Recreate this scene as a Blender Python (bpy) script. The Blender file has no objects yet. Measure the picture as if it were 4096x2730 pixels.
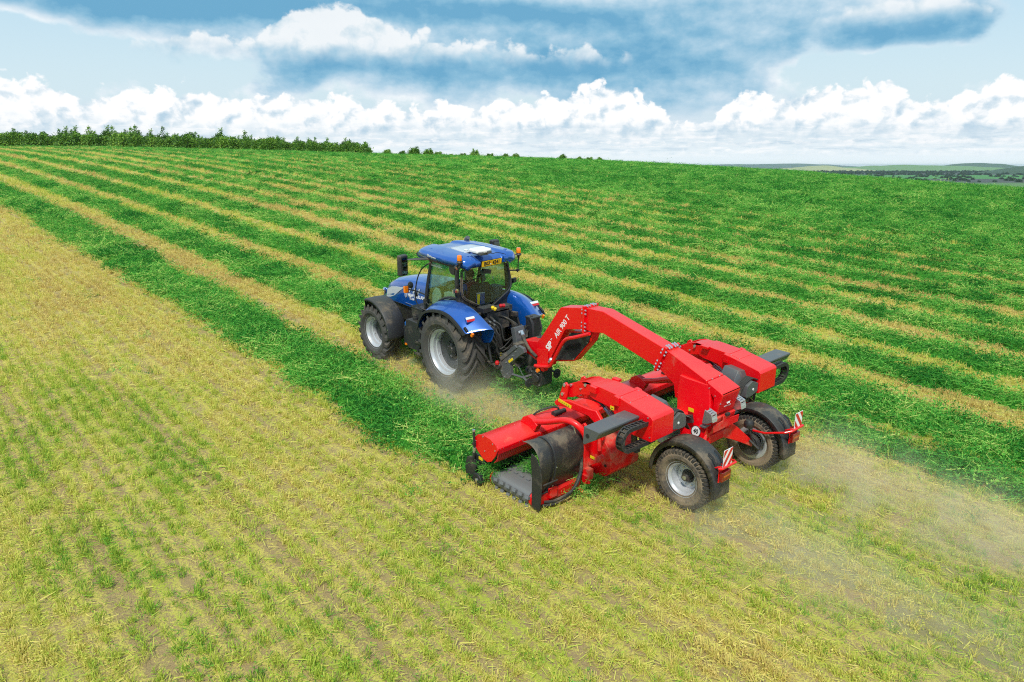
import bpy, math, random, os
import numpy as np
from mathutils import Vector, Matrix
R_ = math.radians
random.seed(7); RNG = np.random.default_rng(11)
SC = bpy.context.scene; COL = SC.collection

# ---------------------------------------------------------------- camera
# X = driving direction of the tractor, Y = its left, Z = up, origin under the rear axle
CX, CY, CZ = -12.47, 9.94, 6.28
YAW, PITCH = R_(-41.02), R_(-18.75)
cam = bpy.data.cameras.new("camera"); camo = bpy.data.objects.new("camera", cam); COL.objects.link(camo)
cam.sensor_width = 36.0; cam.lens = 36.0 * 3034.0 / 4096.0
cam.clip_start = 0.1; cam.clip_end = 30000
camo.location = (CX, CY, CZ)
_f = Vector((math.cos(YAW) * math.cos(PITCH), math.sin(YAW) * math.cos(PITCH), math.sin(PITCH)))
camo.rotation_euler = _f.to_track_quat('-Z', 'Y').to_euler()
SC.camera = camo
FH = (math.cos(YAW), math.sin(YAW)); RH = (FH[1], -FH[0])       # level forward and right

# ---------------------------------------------------------------- exposure, sun
SC.view_settings.view_transform = 'Standard'; SC.view_settings.look = 'None'
SC.view_settings.gamma = 1.0; SC.view_settings.use_curve_mapping = False
SC.view_settings.exposure = 0.12
SC.cycles.use_denoising = False; SC.cycles.filter_width = 1.1; SC.cycles.volume_bounces = 2; SC.cycles.max_bounces = 8; SC.cycles.transparent_max_bounces = 12
SUN_AZ, SUN_EL = R_(128), R_(56)          # azimuth of the sun measured from +X towards +Y
sun = bpy.data.lights.new("sun", 'SUN'); suno = bpy.data.objects.new("sun", sun); COL.objects.link(suno)
sun.energy = 3.3; sun.angle = R_(7); sun.color = (1.0, 0.95, 0.86)
_s = Vector((math.cos(SUN_AZ) * math.cos(SUN_EL), math.sin(SUN_AZ) * math.cos(SUN_EL), math.sin(SUN_EL)))
suno.rotation_euler = (-_s).to_track_quat('-Z', 'Y').to_euler()
suno.location = (0, 0, 60)

# ---------------------------------------------------------------- node helper
class NT:
    def __init__(s, tree): s.t = tree; s.n = tree.nodes; s.l = tree.links
    def new(s, typ, **kw):
        n = s.n.new(typ)
        for k, v in kw.items(): setattr(n, k, v)
        return n
    def put(s, sock, v):
        if isinstance(v, bpy.types.NodeSocket): s.l.new(v, sock)
        elif v is not None: sock.default_value = v
    def m(s, op, a, b=None, c=None, clamp=False):
        n = s.new('ShaderNodeMath', operation=op, use_clamp=clamp)
        for i, v in enumerate((a, b, c)):
            if v is not None: s.put(n.inputs[i], v)
        return n.outputs[0]
    def vm(s, op, a, b=None, out=0):
        n = s.new('ShaderNodeVectorMath', operation=op); s.put(n.inputs[0], a)
        if b is not None: s.put(n.inputs[1], b)
        return n.outputs[out]
    def comb(s, x, y, z):
        n = s.new('ShaderNodeCombineXYZ')
        for i, v in enumerate((x, y, z)): s.put(n.inputs[i], v)
        return n.outputs[0]
    def sep(s, v):
        n = s.new('ShaderNodeSeparateXYZ'); s.put(n.inputs[0], v); return n.outputs
    def noise(s, vec, scale, detail=4, rough=0.55, lac=2.0, dist=0.0, col=False, dim='3D'):
        n = s.new('ShaderNodeTexNoise', noise_dimensions=dim); s.put(n.inputs['Vector'], vec); n.inputs['Scale'].default_value = scale
        n.inputs['Detail'].default_value = detail; n.inputs['Roughness'].default_value = rough
        n.inputs['Lacunarity'].default_value = lac; n.inputs['Distortion'].default_value = dist
        return n.outputs['Color' if col else 'Fac']
    def ss(s, x, a, b, lo=0.0, hi=1.0):
        n = s.new('ShaderNodeMapRange', interpolation_type='SMOOTHSTEP')
        s.put(n.inputs['Value'], x); s.put(n.inputs['From Min'], a); s.put(n.inputs['From Max'], b)
        s.put(n.inputs['To Min'], lo); s.put(n.inputs['To Max'], hi); return n.outputs[0]
    def mix(s, f, a, b, blend='MIX'):
        n = s.new('ShaderNodeMix', data_type='RGBA', blend_type=blend); n.clamp_factor = True
        s.put(n.inputs[0], f)
        for i, v in ((6, a), (7, b)):
            if isinstance(v, tuple) and len(v) == 3: v = (*v, 1)
            s.put(n.inputs[i], v)
        return n.outputs[2]
    def ramp(s, f, stops, interp='LINEAR'):
        n = s.new('ShaderNodeValToRGB'); cr = n.color_ramp; cr.interpolation = interp
        while len(cr.elements) < len(stops): cr.elements.new(0.5)
        for e, (p, c) in zip(cr.elements, stops):
            e.position = p; e.color = (*c, 1) if isinstance(c, tuple) else (c, c, c, 1)
        s.put(n.inputs[0], f); return n.outputs[0]

# ---------------------------------------------------------------- world: sky with clouds
TILT = R_(5.7)      # the field under the machines leans by this much, so true level is tilted back
def build_world():
    w = bpy.data.worlds.new("World"); SC.world = w; w.use_nodes = True
    N = NT(w.node_tree); N.n.clear()
    d = N.new('ShaderNodeTexCoord').outputs['Generated']
    fw = (FH[0] * math.cos(TILT), FH[1] * math.cos(TILT), -math.sin(TILT))
    up = (FH[0] * math.sin(TILT), FH[1] * math.sin(TILT), math.cos(TILT))
    a = N.vm('DOT_PRODUCT', d, fw, 1); b = N.vm('DOT_PRODUCT', d, (RH[0], RH[1], 0), 1); c = N.vm('DOT_PRODUCT', d, up, 1)
    az = N.m('ARCTAN2', b, a); el = N.m('ARCSINE', c)
    # clear sky: Nishita in the level frame
    sky = N.new('ShaderNodeTexSky', sky_type='NISHITA'); sky.sun_disc = False
    sky.sun_elevation = SUN_EL; sky.sun_rotation = math.pi / 2 - SUN_AZ
    sky.altitude = 100; sky.air_density = 1.0; sky.dust_density = 1.0; sky.ozone_density = 1.0
    lift = N.vm('ADD', d, (FH[0] * 0.10, FH[1] * 0.10, 0.03)); N.l.new(N.vm('NORMALIZE', lift), sky.inputs[0])
    skyc = N.vm('SCALE', sky.outputs[0]); N.n[-1].inputs['Scale'].default_value = 0.10
    S = lambda v: (v[0] ** 2.2, v[1] ** 2.2, v[2] ** 2.2)
    clear = N.mix(N.ss(el, 0.0, 0.35), S((0.83, 0.91, 0.945)), S((0.62, 0.80, 0.905)))
    clear = N.mix(0.12, clear, skyc)
    # work in plain pixel-like degrees: u right, v up
    u = N.m('MULTIPLY', az, 57.2958); v = N.m('MULTIPLY', el, 57.2958)
    p = N.comb(u, v, 0.0)
    def blob(cx, cy, rx, ry, amp):
        n = N.new('ShaderNodeVectorMath', operation='MULTIPLY_ADD'); N.l.new(p, n.inputs[0])
        n.inputs[1].default_value = (1 / rx, 1 / ry, 0); n.inputs[2].default_value = (-cx / rx, -cy / ry, 0)
        return N.ss(N.vm('LENGTH', n.outputs[0], None, 1), 0.0, 1.75, amp, 0.0)
    def add(*xs):
        r = xs[0]
        for x in xs[1:]: r = N.m('ADD', r, x)
        return r
    def fb(ox, oy, sx, sy, sc, det, ro=0.55, dist=0.0):
        n = N.new('ShaderNodeVectorMath', operation='MULTIPLY_ADD'); N.l.new(p, n.inputs[0])
        n.inputs[1].default_value = (sx, sy, 0); n.inputs[2].default_value = (ox * sx, oy * sy, 0)
        return N.noise(n.outputs[0], sc, det, ro, 2.1, dist, dim='2D')
    # --- high dark banks
    n1 = fb(3.0, 7.0, 0.75, 1.1, 0.24, 8, 0.54)
    n1u = fb(2.5, 6.45, 0.75, 1.1, 0.24, 8, 0.54)      # the same field seen a little to the upper left: the lit side
    maskA = add(blob(-14, 8.6, 13, 3.2, .30), blob(-2, 9.0, 14, 4.0, .34), blob(9, 8.6, 13, 5.2, .42), blob(12, 5.0, 5, 2.0, .30), blob(25.5, 9.3, 6.6, 2.4, .46), blob(22, 11.8, 10, 1.6, .22),
                blob(-27, 11.0, 13, 2.4, .50), blob(-30, 7.6, 7.0, 1.5, -.24), blob(-24, 6.2, 6, 1.0, -.30), blob(20.6, 7.8, 1.0, 1.6, -.16), blob(34.0, 9.5, 3.2, 5, -.30), blob(25, 6.3, 6, .9, -.30),
                blob(6, 15, 34, 4.0, .25))
    dA = add(n1, maskA)
    alphaA = N.ss(dA, 0.54, 0.74)
    lit = N.m('SUBTRACT', n1, n1u)
    soft = fb(11., 2., 0.6, 1.5, 0.30, 5, 0.52)
    tone = add(N.ss(dA, 0.56, 0.86, 0.08, 0.56), N.m('MULTIPLY', N.m('SUBTRACT', soft, 0.5), .9), N.m('MULTIPLY', lit, -1.2),
                blob(-22, 10.0, 7, 1.0, .45), blob(-4, 10.6, 12, .9, .42), blob(-4, 6.7, 13, 1.0, .40), blob(7, 9.6, 8, 1.2, .30), blob(10, 7.0, 7, 1.6, .25), 
               blob(26, 8.3, 6, 1.0, .45), blob(26, 10.4, 6, 1.0, -.28), blob(8, 12.0, 11, 1.2, -.55), blob(-27, 10.6, 11, 1.3, .50))
    colA = N.ramp(tone, [(0.0, S((0.93, 0.95, 0.965))), (0.20, S((0.83, 0.885, 0.925))), (0.48, S((0.68, 0.80, 0.875))), (0.78, S((0.52, 0.71, 0.82))), (1.0, S((0.42, 0.645, 0.78)))])
    col = N.mix(alphaA, clear, colA)
    # --- cumulus rows towards the horizon: each has a billowing lit top and a flat grey base; nearer rows overlap farther ones
    WHITE = [(0.0, S((.985, .985, .985))), (0.20, S((0.945, 0.955, 0.965))), (0.46, S((0.855, 0.90, 0.93))), (0.85, S((0.72, 0.81, 0.875)))]
    def row(ox, sc, base, soft_b, top, amp, a_in, a_out, gain, vor, ramp_=WHITE, dk=.42):
        wob_ = fb(ox + 5, 1, 1, 1.1, 0.8 * sc, 3, 0.55)
        def field(dx, dy):
            n = N.new('ShaderNodeVectorMath', operation='MULTIPLY_ADD'); N.l.new(N.vm('ADD', p, N.comb(N.m('MULTIPLY', wob_, .8 / sc), 0, 0)), n.inputs[0])
            n.inputs[1].default_value = (1 if vor else .42, 1.2, 0); n.inputs[2].default_value = (ox + dx, dy * 1.2 + ox, 0)
            f = N.m('MULTIPLY', N.m('SUBTRACT', N.noise(n.outputs[0], .95 * sc, 7, .60, 2.1, dim='2D'), .5), 1.9)
            if vor:
                b1 = N.new('ShaderNodeTexVoronoi', feature='F1', voronoi_dimensions='2D'); b1.inputs['Scale'].default_value = .62 * sc; b1.inputs['Detail'].default_value = 2.0; b1.inputs['Roughness'].default_value = .55
                N.l.new(n.outputs[0], b1.inputs['Vector']); f = N.m('ADD', N.m('MULTIPLY', f, .62), N.m('MULTIPLY', N.m('SUBTRACT', .58, b1.outputs['Distance']), .85))
            return f
        f0 = field(0, 0); f1 = field(.34 / sc, -.34 / sc)
        e = N.m('SUBTRACT', N.m('ADD', top, N.m('MULTIPLY', f0, amp)), v)
        al = N.m('MULTIPLY', N.ss(e, a_in, a_out), N.ss(N.m('ADD', N.m('SUBTRACT', v, base), N.m('MULTIPLY', N.m('SUBTRACT', wob_, .5), soft_b * 1.2)), 0.0, soft_b))
        low_ = N.ss(N.m('SUBTRACT', v, base), amp * 1.6, 0.0)
        t = add(N.m('MULTIPLY', N.m('SUBTRACT', f1, f0), gain), N.m('MULTIPLY', low_, dk), N.m('MULTIPLY', N.m('SUBTRACT', wob_, .5), .8))
        return al, N.ramp(t, ramp_)
    def table(l): return N.m('MULTIPLY', N.ramp(N.m('DIVIDE', N.m('ADD', u, 40.0), 80.0), [((x + 40) / 80, y / 14) for x, y in l], 'EASE'), 14.0)
    GREY = [(0.0, S((.93, .945, .955))), (0.18, S((.855, .90, .925))), (0.42, S((.745, .835, .89))), (0.75, S((.60, .765, .855)))]
    al, cc = row(17., .60, 6.5, 1.8, table([(-40, 0), (-26.5, 5), (-25, 8.4), (-22, 8.9), (-17.6, 8.4), (-16.4, 10.2), (-14, 10.9), (-10, 10.7), (-7, 9.4), (-2, 8.9), (2, 8.3), (5, 8.6), (8, 7.8), (11, 5), (40, 0)]), 1.3, .05, .55, .5, True, GREY, .55); col = N.mix(N.m('MULTIPLY', al, .92), col, cc)
    al, cc = row(83., .60, 8.3, 1.6, table([(-40, 0), (18, 6), (20.5, 9.6), (23, 10.6), (27, 10.9), (30, 10.2), (31.5, 8), (33, 3), (40, 0)]), 1.0, .05, .8, .45, True, GREY, .75); col = N.mix(N.m('MULTIPLY', al, .85), col, cc)
    pale = N.mix(N.ss(v, 3.6, .4), S((0.80, 0.865, 0.91)), S((0.885, 0.925, 0.95)))
    col = N.mix(N.ss(v, 4.6, 2.6, 0, .92), col, pale)
    st = fb(0., 0., 0.30, 2.6, 0.9, 6, 0.58)
    col = N.mix(N.m('MULTIPLY', N.ss(st, .50, .68), N.m('MULTIPLY', N.ss(v, 3.4, 2.4), N.ss(v, .1, 1.2))), col, S((.95, .96, .97)))
    col = N.mix(N.m('MULTIPLY', N.ss(st, .46, .32), N.m('MULTIPLY', N.ss(v, 3.6, 2.6, 0, .8), N.ss(v, .3, 1.4))), col, S((.74, .82, .88)))
    for ox, sc, base, sb, top_, amp in ((31., 2.4, .55, .35, 1.1, .8), (47., 1.8, 1.1, .5, 1.8, 1.1), (63., 1.4, 1.7, .6, 2.6, 1.5)):
        al, cc = row(ox, sc, base, sb, top_, amp, .0, .45, .55, False); col = N.mix(N.m('MULTIPLY', al, .8), col, cc)
    tops = [(-40, 5.2), (-34, 5.8), (-31, 5.5), (-29.5, 4.9), (-27.5, 4.7), (-25, 5.2), (-21.5, 5.4), (-19.5, 4.8), (-18, 5.1), (-13, 5.0), (-8, 4.6), (-3, 4.6), (0, 4.9), (3, 5.0), (6.0, 6.0), (8, 5.6), (9.8, 4.8), (12.0, 3.2), (14.0, 3.4), (16, 5.4), (18.5, 5.0), (22, 5.4), (25, 5.7), (27.3, 4.4), (28.4, 4.2), (30, 5.2), (33, 5.7), (40, 5.4)]
    top = N.m('MULTIPLY', N.ramp(N.m('DIVIDE', N.m('ADD', u, 40.0), 80.0), [((x + 40) / 80, y / 10) for x, y in tops], 'EASE'), 10.0)
    al, cc = row(0., .80, 1.5, 1.8, N.m('SUBTRACT', top, .05), 1.2, .04, .40, 1.0, True, [(0.0, S((.985, .985, .985))), (0.16, S((0.95, 0.96, 0.97))), (0.38, S((0.855, 0.90, 0.93))), (0.8, S((0.70, 0.80, 0.87)))], .60); col = N.mix(N.m('MULTIPLY', al, .97), col, cc)
    col = N.mix(N.ss(v, 1.6, -0.2, 0.0, 0.8), col, S((0.90, 0.945, 0.97)))
    # below the horizon the far land bounces a dim green
    col = N.mix(N.ss(v, -3.0, -9.0), col, (0.20, 0.26, 0.12))
    w.cycles.sampling_method = 'NONE'
    bg = N.new('ShaderNodeBackground'); N.l.new(col, bg.inputs[0]); bg.inputs[1].default_value = 1.0
    N.l.new(bg.outputs[0], N.new('ShaderNodeOutputWorld').inputs[0])
build_world()

# ================================================================ helpers for objects
def tag(o, label=None, cat=None, group=None, kind=None):
    for k, v in (('label', label), ('category', cat), ('group', group), ('kind', kind)):
        if v: o[k] = v
    return o
def new_mat(name):
    m = bpy.data.materials.new(name); m.use_nodes = True
    N = NT(m.node_tree); N.n.clear()
    out = N.new('ShaderNodeOutputMaterial'); b = N.new('ShaderNodeBsdfPrincipled')
    N.l.new(b.outputs[0], out.inputs[0]); N.b = b; N.out = out; N.mat = m
    return N
def setp(N, **kw):
    for k, v in kw.items():
        s = N.b.inputs[k.replace('_', ' ')]
        if isinstance(v, tuple) and len(v) == 3: v = (*v, 1)
        N.put(s, v)
def bump(N, h, dist=0.01, strength=1.0):
    n = N.new('ShaderNodeBump'); n.inputs['Distance'].default_value = dist; n.inputs['Strength'].default_value = strength
    N.put(n.inputs['Height'], h); N.l.new(n.outputs[0], N.b.inputs['Normal'])
def mesh_from(name, V, F, mats=(), smooth=False):
    me = bpy.data.meshes.new(name); V = np.asarray(V, dtype=np.float32)
    me.vertices.add(len(V)); me.vertices.foreach_set('co', V.ravel())
    F = [tuple(int(i) for i in f) for f in F] if not isinstance(F, np.ndarray) else F
    if isinstance(F, np.ndarray):
        n, k = F.shape; me.loops.add(n * k); me.loops.foreach_set('vertex_index', F.ravel().astype(np.int32))
        me.polygons.add(n); me.polygons.foreach_set('loop_start', np.arange(0, n * k, k, dtype=np.int32))
        me.polygons.foreach_set('loop_total', np.full(n, k, dtype=np.int32))
    else:
        L = [i for f in F for i in f]; me.loops.add(len(L)); me.loops.foreach_set('vertex_index', L)
        me.polygons.add(len(F)); st = np.cumsum([0] + [len(f) for f in F])[:-1] if F else []
        me.polygons.foreach_set('loop_start', st); me.polygons.foreach_set('loop_total', [len(f) for f in F])
    for m in mats: me.materials.append(m)
    me.update(calc_edges=True); me.validate()
    if smooth: me.polygons.foreach_set('use_smooth', [True] * len(me.polygons))
    return me
def link(name, me, parent=None):
    o = bpy.data.objects.new(name, me); COL.objects.link(o)
    if parent is not None: o.parent = parent
    return o

# ================================================================ terrain: a convex field crest
_AZ = np.array([-.5805, -.4857, -.3805, -.1741, -.0154, .1128, .2683, .3564, .4126, .4921, .5878])
_K = np.array([.000204, .000236, .000286, .000391, .000454, .000499, .000574, .000605, .000651, .000685, .00071])
def valley_z(u, drop=25.0): return CZ - (drop + u * math.sin(TILT)) / math.cos(TILT)      # level land below the field
def ground_h(x, y):
    dx, dy = np.asarray(x) - CX, np.asarray(y) - CY
    r = np.hypot(dx, dy); az = np.arctan2(dx * RH[0] + dy * RH[1], dx * FH[0] + dy * FH[1])
    k = np.interp(az, _AZ, _K); t = np.clip((np.abs(az) - .6) / 2.4, 0, 1); k = k * (1 - t) + .0004 * t
    u = dx * FH[0] + dy * FH[1]
    return np.maximum(-k * np.maximum(0, r - 18.0) ** 2, valley_z(u) - 4.0)
def view_uv(x, y):
    dx, dy = np.asarray(x) - CX, np.asarray(y) - CY
    return dx * FH[0] + dy * FH[1], dx * RH[0] + dy * RH[1]
def in_view(x, y, pad=1.5):
    u, v = view_uv(x, y); return (u > 2) & (np.abs(v) < .70 * u + pad)
# the mown rows: where each bare strip between them runs (Y at given X); they fan out up the slope
_RX = np.array([-14., 0, 10, 20, 30, 45, 70, 100, 220])
_RY = np.array([[.95, .95, .90, .80, .75, .75, .75, .75, .75], [-2.0] * 9, [-3.9, -4.35, -4.5, -4.62, -4.72, -4.9, -5.0, -5.1, -5.1],
    [-6.3, -6.6, -7.0, -7.34, -7.6, -7.9, -8.1, -8.3, -8.5], [-8.25, -8.65, -9.05, -9.4, -9.8, -10.3, -11.05, -11.5, -12],
    [-10.4, -10.85, -11.4, -11.9, -12.3, -12.7, -13.4, -14.2, -15], [-12.6, -12.9, -13.45, -13.9, -14.4, -15.1, -16.4, -17.6, -18.6],
    [-14.5, -14.8, -15.3, -15.8, -16.5, -17.4, -18.9, -20.3, -22], [-16.45, -16.8, -17.5, -18.2, -19.1, -20.4, -22.2, -23.8, -26],
    [-18.35, -18.8, -19.6, -20.5, -21.6, -23.3, -25.6, -27.6, -31], [-20.3, -20.8, -21.6, -22.5, -23.7, -25.6, -28.5, -31., -36]])
for _k in range(1, 9): _RY = np.vstack([_RY, _RY[-1] + (_RY[10] - _RY[9]) * 1.05])      # fainter ones beyond
_RW = np.array([.66, .52, .60, .60, .54, .54, .52, .50, .46, .44, .44, .42, .38, .34, .30, .26, .22, .20, .18])
_ph = RNG.uniform(0, 6.28, (60, 3))
def wob(x, i, amp=1.0):
    a, b, c = _ph[i % 60]
    return amp * (.5 * np.sin(x * .31 + a) + .3 * np.sin(x * .83 + b) + .2 * np.sin(x * 2.1 + c))

# ---------------------------------------------------------------- ground sheet
TRACKS = [(8.35, .24), (6.35, .22), (4.6, .26), (3.55, .20), (1.15, .30), (-1.2, .30), (7.6, .14), (5.5, .14)]
def ground_material():
    N = new_mat('stubble_ground')
    P = N.new('ShaderNodeTexCoord').outputs['Object']; x, y, z = N.sep(P)
    warp = N.noise(P, .35, 3)
    along = N.comb(N.m('MULTIPLY', x, .07), N.m('ADD', y, N.m('MULTIPLY', warp, .5)), 0)
    rows = N.noise(along, 1.3, 5, .6); fine = N.noise(P, 24, 5, .70); mid = N.noise(P, 2.2, 5, .62); spot = N.noise(P, 75, 3, .72)
    drill = N.m('SINE', N.m('MULTIPLY', N.m('ADD', y, N.m('MULTIPLY', N.noise(P, 2.5, 2), .12)), 6.2832 / .22))
    soil = N.mix(spot, (.25, .165, .070), (.53, .39, .19))
    straw = N.mix(fine, (.50, .405, .085), (.78, .66, .16))
    green = N.mix(fine, (.32, .37, .035), (.58, .61, .085))
    track = 0.0
    for yc, wd in TRACKS: track = N.m('ADD', N.ss(N.m('ABSOLUTE', N.m('ADD', N.m('SUBTRACT', y, yc), N.m('MULTIPLY', N.m('SUBTRACT', mid, .5), .25))), wd, wd * .3), track)
    lit = N.ss(N.m('ADD', N.m('ADD', N.m('MULTIPLY', fine, .9), N.m('MULTIPLY', spot, .7)), N.m('ADD', N.m('MULTIPLY', drill, .05), N.m('SUBTRACT', N.m('MULTIPLY', N.m('ADD', rows, mid), .14), N.m('MULTIPLY', track, .09)))), .84, 1.02)
    cover = N.mix(N.ss(N.m('ADD', rows, N.m('MULTIPLY', mid, .6)), .72, .98), straw, green)
    c = N.mix(lit, soil, cover)
    setp(N, Base_Color=c, Roughness=1.0); N.b.inputs['Specular IOR Level'].default_value = .1
    bump(N, N.m('ADD', N.m('MULTIPLY', fine, .6), N.m('MULTIPLY', spot, .4)), .05, .9)
    return N.mat
def build_ground():
    rs = np.concatenate([np.linspace(0.0, 12, 20), np.linspace(12.5, 60, 76), np.linspace(61, 200, 120), np.geomspace(202, 700, 60)])
    az = np.concatenate([np.linspace(-.72, .72, 180), np.linspace(.75, 2 * math.pi - .75, 120)])
    RR, AA = np.meshgrid(rs, az, indexing='ij')
    X = CX + RR * (np.cos(AA) * FH[0] + np.sin(AA) * RH[0]); Y = CY + RR * (np.cos(AA) * FH[1] + np.sin(AA) * RH[1])
    AZ2 = np.arctan2(np.sin(AA), np.cos(AA))
    Z = ground_h(X, Y)
    # wheel ruts and soft unevenness, all a few centimetres
    for yc in (8.35, 6.35, 4.6, 3.55):
        Z -= .035 * np.exp(-((Y - yc) / .22) ** 2) * (RR < 90)
    nr, na = RR.shape; idx = np.arange(nr * na).reshape(nr, na); nxt = np.roll(idx, -1, axis=1)
    F = np.stack([idx[:-1], idx[1:], nxt[1:], nxt[:-1]], -1).reshape(-1, 4)
    V = np.stack([X, Y, Z], -1).reshape(-1, 3)
    o = link('field_ground', mesh_from('field_ground', V, F, [ground_material()], True)); o['kind'] = 'structure'
build_ground()

# ---------------------------------------------------------------- cut plants: prototypes to scatter
def plant_material(name, stops, var=.25, transl=.25):
    """colour from the per-plant tint, varied leaf by leaf; leaves let some light through"""
    N = new_mat(name)
    t = N.new('ShaderNodeAttribute', attribute_type='INSTANCER', attribute_name='tint').outputs['Fac']
    q = N.new('ShaderNodeAttribute', attribute_type='GEOMETRY', attribute_name='leaf').outputs['Fac']
    f = N.m('ADD', N.m('MULTIPLY', N.m('SUBTRACT', q, .5), var), t, clamp=True)
    c = N.ramp(f, stops)
    setp(N, Base_Color=c, Roughness=.75); N.b.inputs['Specular IOR Level'].default_value = .12
    tr = N.new('ShaderNodeBsdfTranslucent'); N.l.new(c, tr.inputs[0])
    mx = N.new('ShaderNodeMixShader'); mx.inputs[0].default_value = transl
    N.l.new(N.b.outputs[0], mx.inputs[1]); N.l.new(tr.outputs[0], mx.inputs[2]); N.l.new(mx.outputs[0], N.out.inputs[0])
    return N.mat
def leafy(name, quads, mat):
    """quads: list of (4x3 points, value)"""
    V = np.array([q for q, _ in quads], dtype=np.float32).reshape(-1, 3); n = len(quads)
    me = mesh_from(name, V, np.arange(n * 4).reshape(n, 4), [mat])
    at = me.attributes.new('leaf', 'FLOAT', 'POINT'); at.data.foreach_set('value', np.repeat([v for _, v in quads], 4).astype(np.float32))
    return bpy.data.objects.new(name, me)
def blade(p, d, L, w, bend, val, rng):
    d = np.array(d) / np.linalg.norm(d); s = np.cross(d, rng.normal(size=3)); s /= np.linalg.norm(s)
    q = p + d * L + np.array([0, 0, -bend * L]); return (np.array([p - s * w / 2, p + s * w / 2, q + s * w * .35, q - s * w * .35]), val)
def proto_stubble(i, mat):
    r = np.random.default_rng(100 + i); Q = []
    for k in range(r.integers(13, 19)):
        p = np.array([*r.normal(0, .028, 2), -.01]); d = np.array([*r.normal(0, .30, 2), 1.0])
        Q.append(blade(p, d, r.uniform(.05, .15), r.uniform(.005, .010), 0, r.uniform(0, 1), r))
    for k in range(7):      # litter lying between the stalks
        p = np.array([*r.normal(0, .09, 2), r.uniform(.004, .03)]); d = np.array([*r.normal(0, 1, 2), r.normal(0, .12)])
        Q.append(blade(p, d, r.uniform(.04, .16), r.uniform(.005, .012), 0, r.uniform(0, 1), r))
    for k in range(5):      # small leaves
        p = np.array([*r.normal(0, .06, 2), r.uniform(.01, .09)]); d = np.array([*r.normal(0, 1, 2), r.normal(.2, .4)])
        Q.append(blade(p, d, r.uniform(.015, .03), r.uniform(.012, .022), 0, r.uniform(.5, 1.3), r))
    return leafy('stubble_tuft', Q, mat)
def proto_alfalfa(i, mat, stems=26, spread=.17, hgt=.10):
    r = np.random.default_rng(300 + i); Q = []
    base = r.uniform(0, 6.28)
    for k in range(stems):
        a = base + r.normal(0, .9); p = np.array([*r.normal(0, spread, 2), r.uniform(0, hgt)])
        d = np.array([math.cos(a), math.sin(a), r.normal(.10, .28)]); L = r.uniform(.16, .38); v0 = r.uniform(.0, 1)
        Q.append(blade(p, d, L, .007, .15, v0 * .6 + .55, r))
        dn = d / np.linalg.norm(d)
        for m in range(r.integers(4, 8)):   # leaflets along the outer half of the stem
            t = r.uniform(.25, 1.0); q = p + dn * L * t + r.normal(0, .012, 3) + np.array([0, 0, -.15 * L * t])
            Q.append(blade(q, r.normal(0, 1, 3) + np.array([0, 0, .3]), r.uniform(.022, .042), r.uniform(.012, .022), 0, v0 * .6 + r.uniform(-.3, .3), r))
    return leafy('alfalfa_clump', Q, mat)
STUB_STOPS = [(0.0, (.60, .44, .15)), (.22, (.78, .64, .20)), (.48, (.66, .63, .13)), (.75, (.42, .54, .06)), (1.0, (.14, .35, .04))]
ALF_STOPS = [(0.0, (.014, .125, .018)), (.25, (.046, .28, .034)), (.52, (.12, .44, .056)), (.80, (.32, .61, .105)), (1.0, (.68, .72, .20))]

def scatter_tree(name, protos_coll):
    """geometry nodes: keep the own faces, put a picked prototype on every vertex marked inst=1"""
    g = bpy.data.node_groups.new(name, 'GeometryNodeTree')
    g.interface.new_socket('Geometry', in_out='INPUT', socket_type='NodeSocketGeometry')
    g.interface.new_socket('Geometry', in_out='OUTPUT', socket_type='NodeSocketGeometry')
    n, l = g.nodes, g.links
    gi = n.new('NodeGroupInput'); go = n.new('NodeGroupOutput')
    ci = n.new('GeometryNodeCollectionInfo'); ci.inputs['Collection'].default_value = protos_coll
    ci.inputs['Separate Children'].default_value = True; ci.inputs['Reset Children'].default_value = True
    iop = n.new('GeometryNodeInstanceOnPoints'); iop.inputs['Pick Instance'].default_value = True
    def attr(nm, typ):
        a = n.new('GeometryNodeInputNamedAttribute'); a.data_type = typ; a.inputs['Name'].default_value = nm; return a.outputs['Attribute']
    cmp_ = n.new('FunctionNodeCompare'); cmp_.data_type = 'FLOAT'; cmp_.operation = 'GREATER_THAN'; l.new(attr('inst', 'FLOAT'), cmp_.inputs[0]); cmp_.inputs[1].default_value = .5
    mp = n.new('GeometryNodeMeshToPoints'); l.new(gi.outputs[0], mp.inputs['Mesh']); l.new(cmp_.outputs[0], mp.inputs['Selection'])
    l.new(mp.outputs[0], iop.inputs['Points']); l.new(ci.outputs[0], iop.inputs['Instance'])
    l.new(attr('pick', 'INT'), iop.inputs['Instance Index'])
    e2r = n.new('FunctionNodeEulerToRotation'); l.new(attr('rot', 'FLOAT_VECTOR'), e2r.inputs[0]); l.new(e2r.outputs[0], iop.inputs['Rotation'])
    l.new(attr('scl', 'FLOAT_VECTOR'), iop.inputs['Scale'])
    jo = n.new('GeometryNodeJoinGeometry'); l.new(gi.outputs[0], jo.inputs[0]); l.new(iop.outputs[0], jo.inputs[0])
    l.new(jo.outputs[0], go.inputs[0])
    return g
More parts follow.
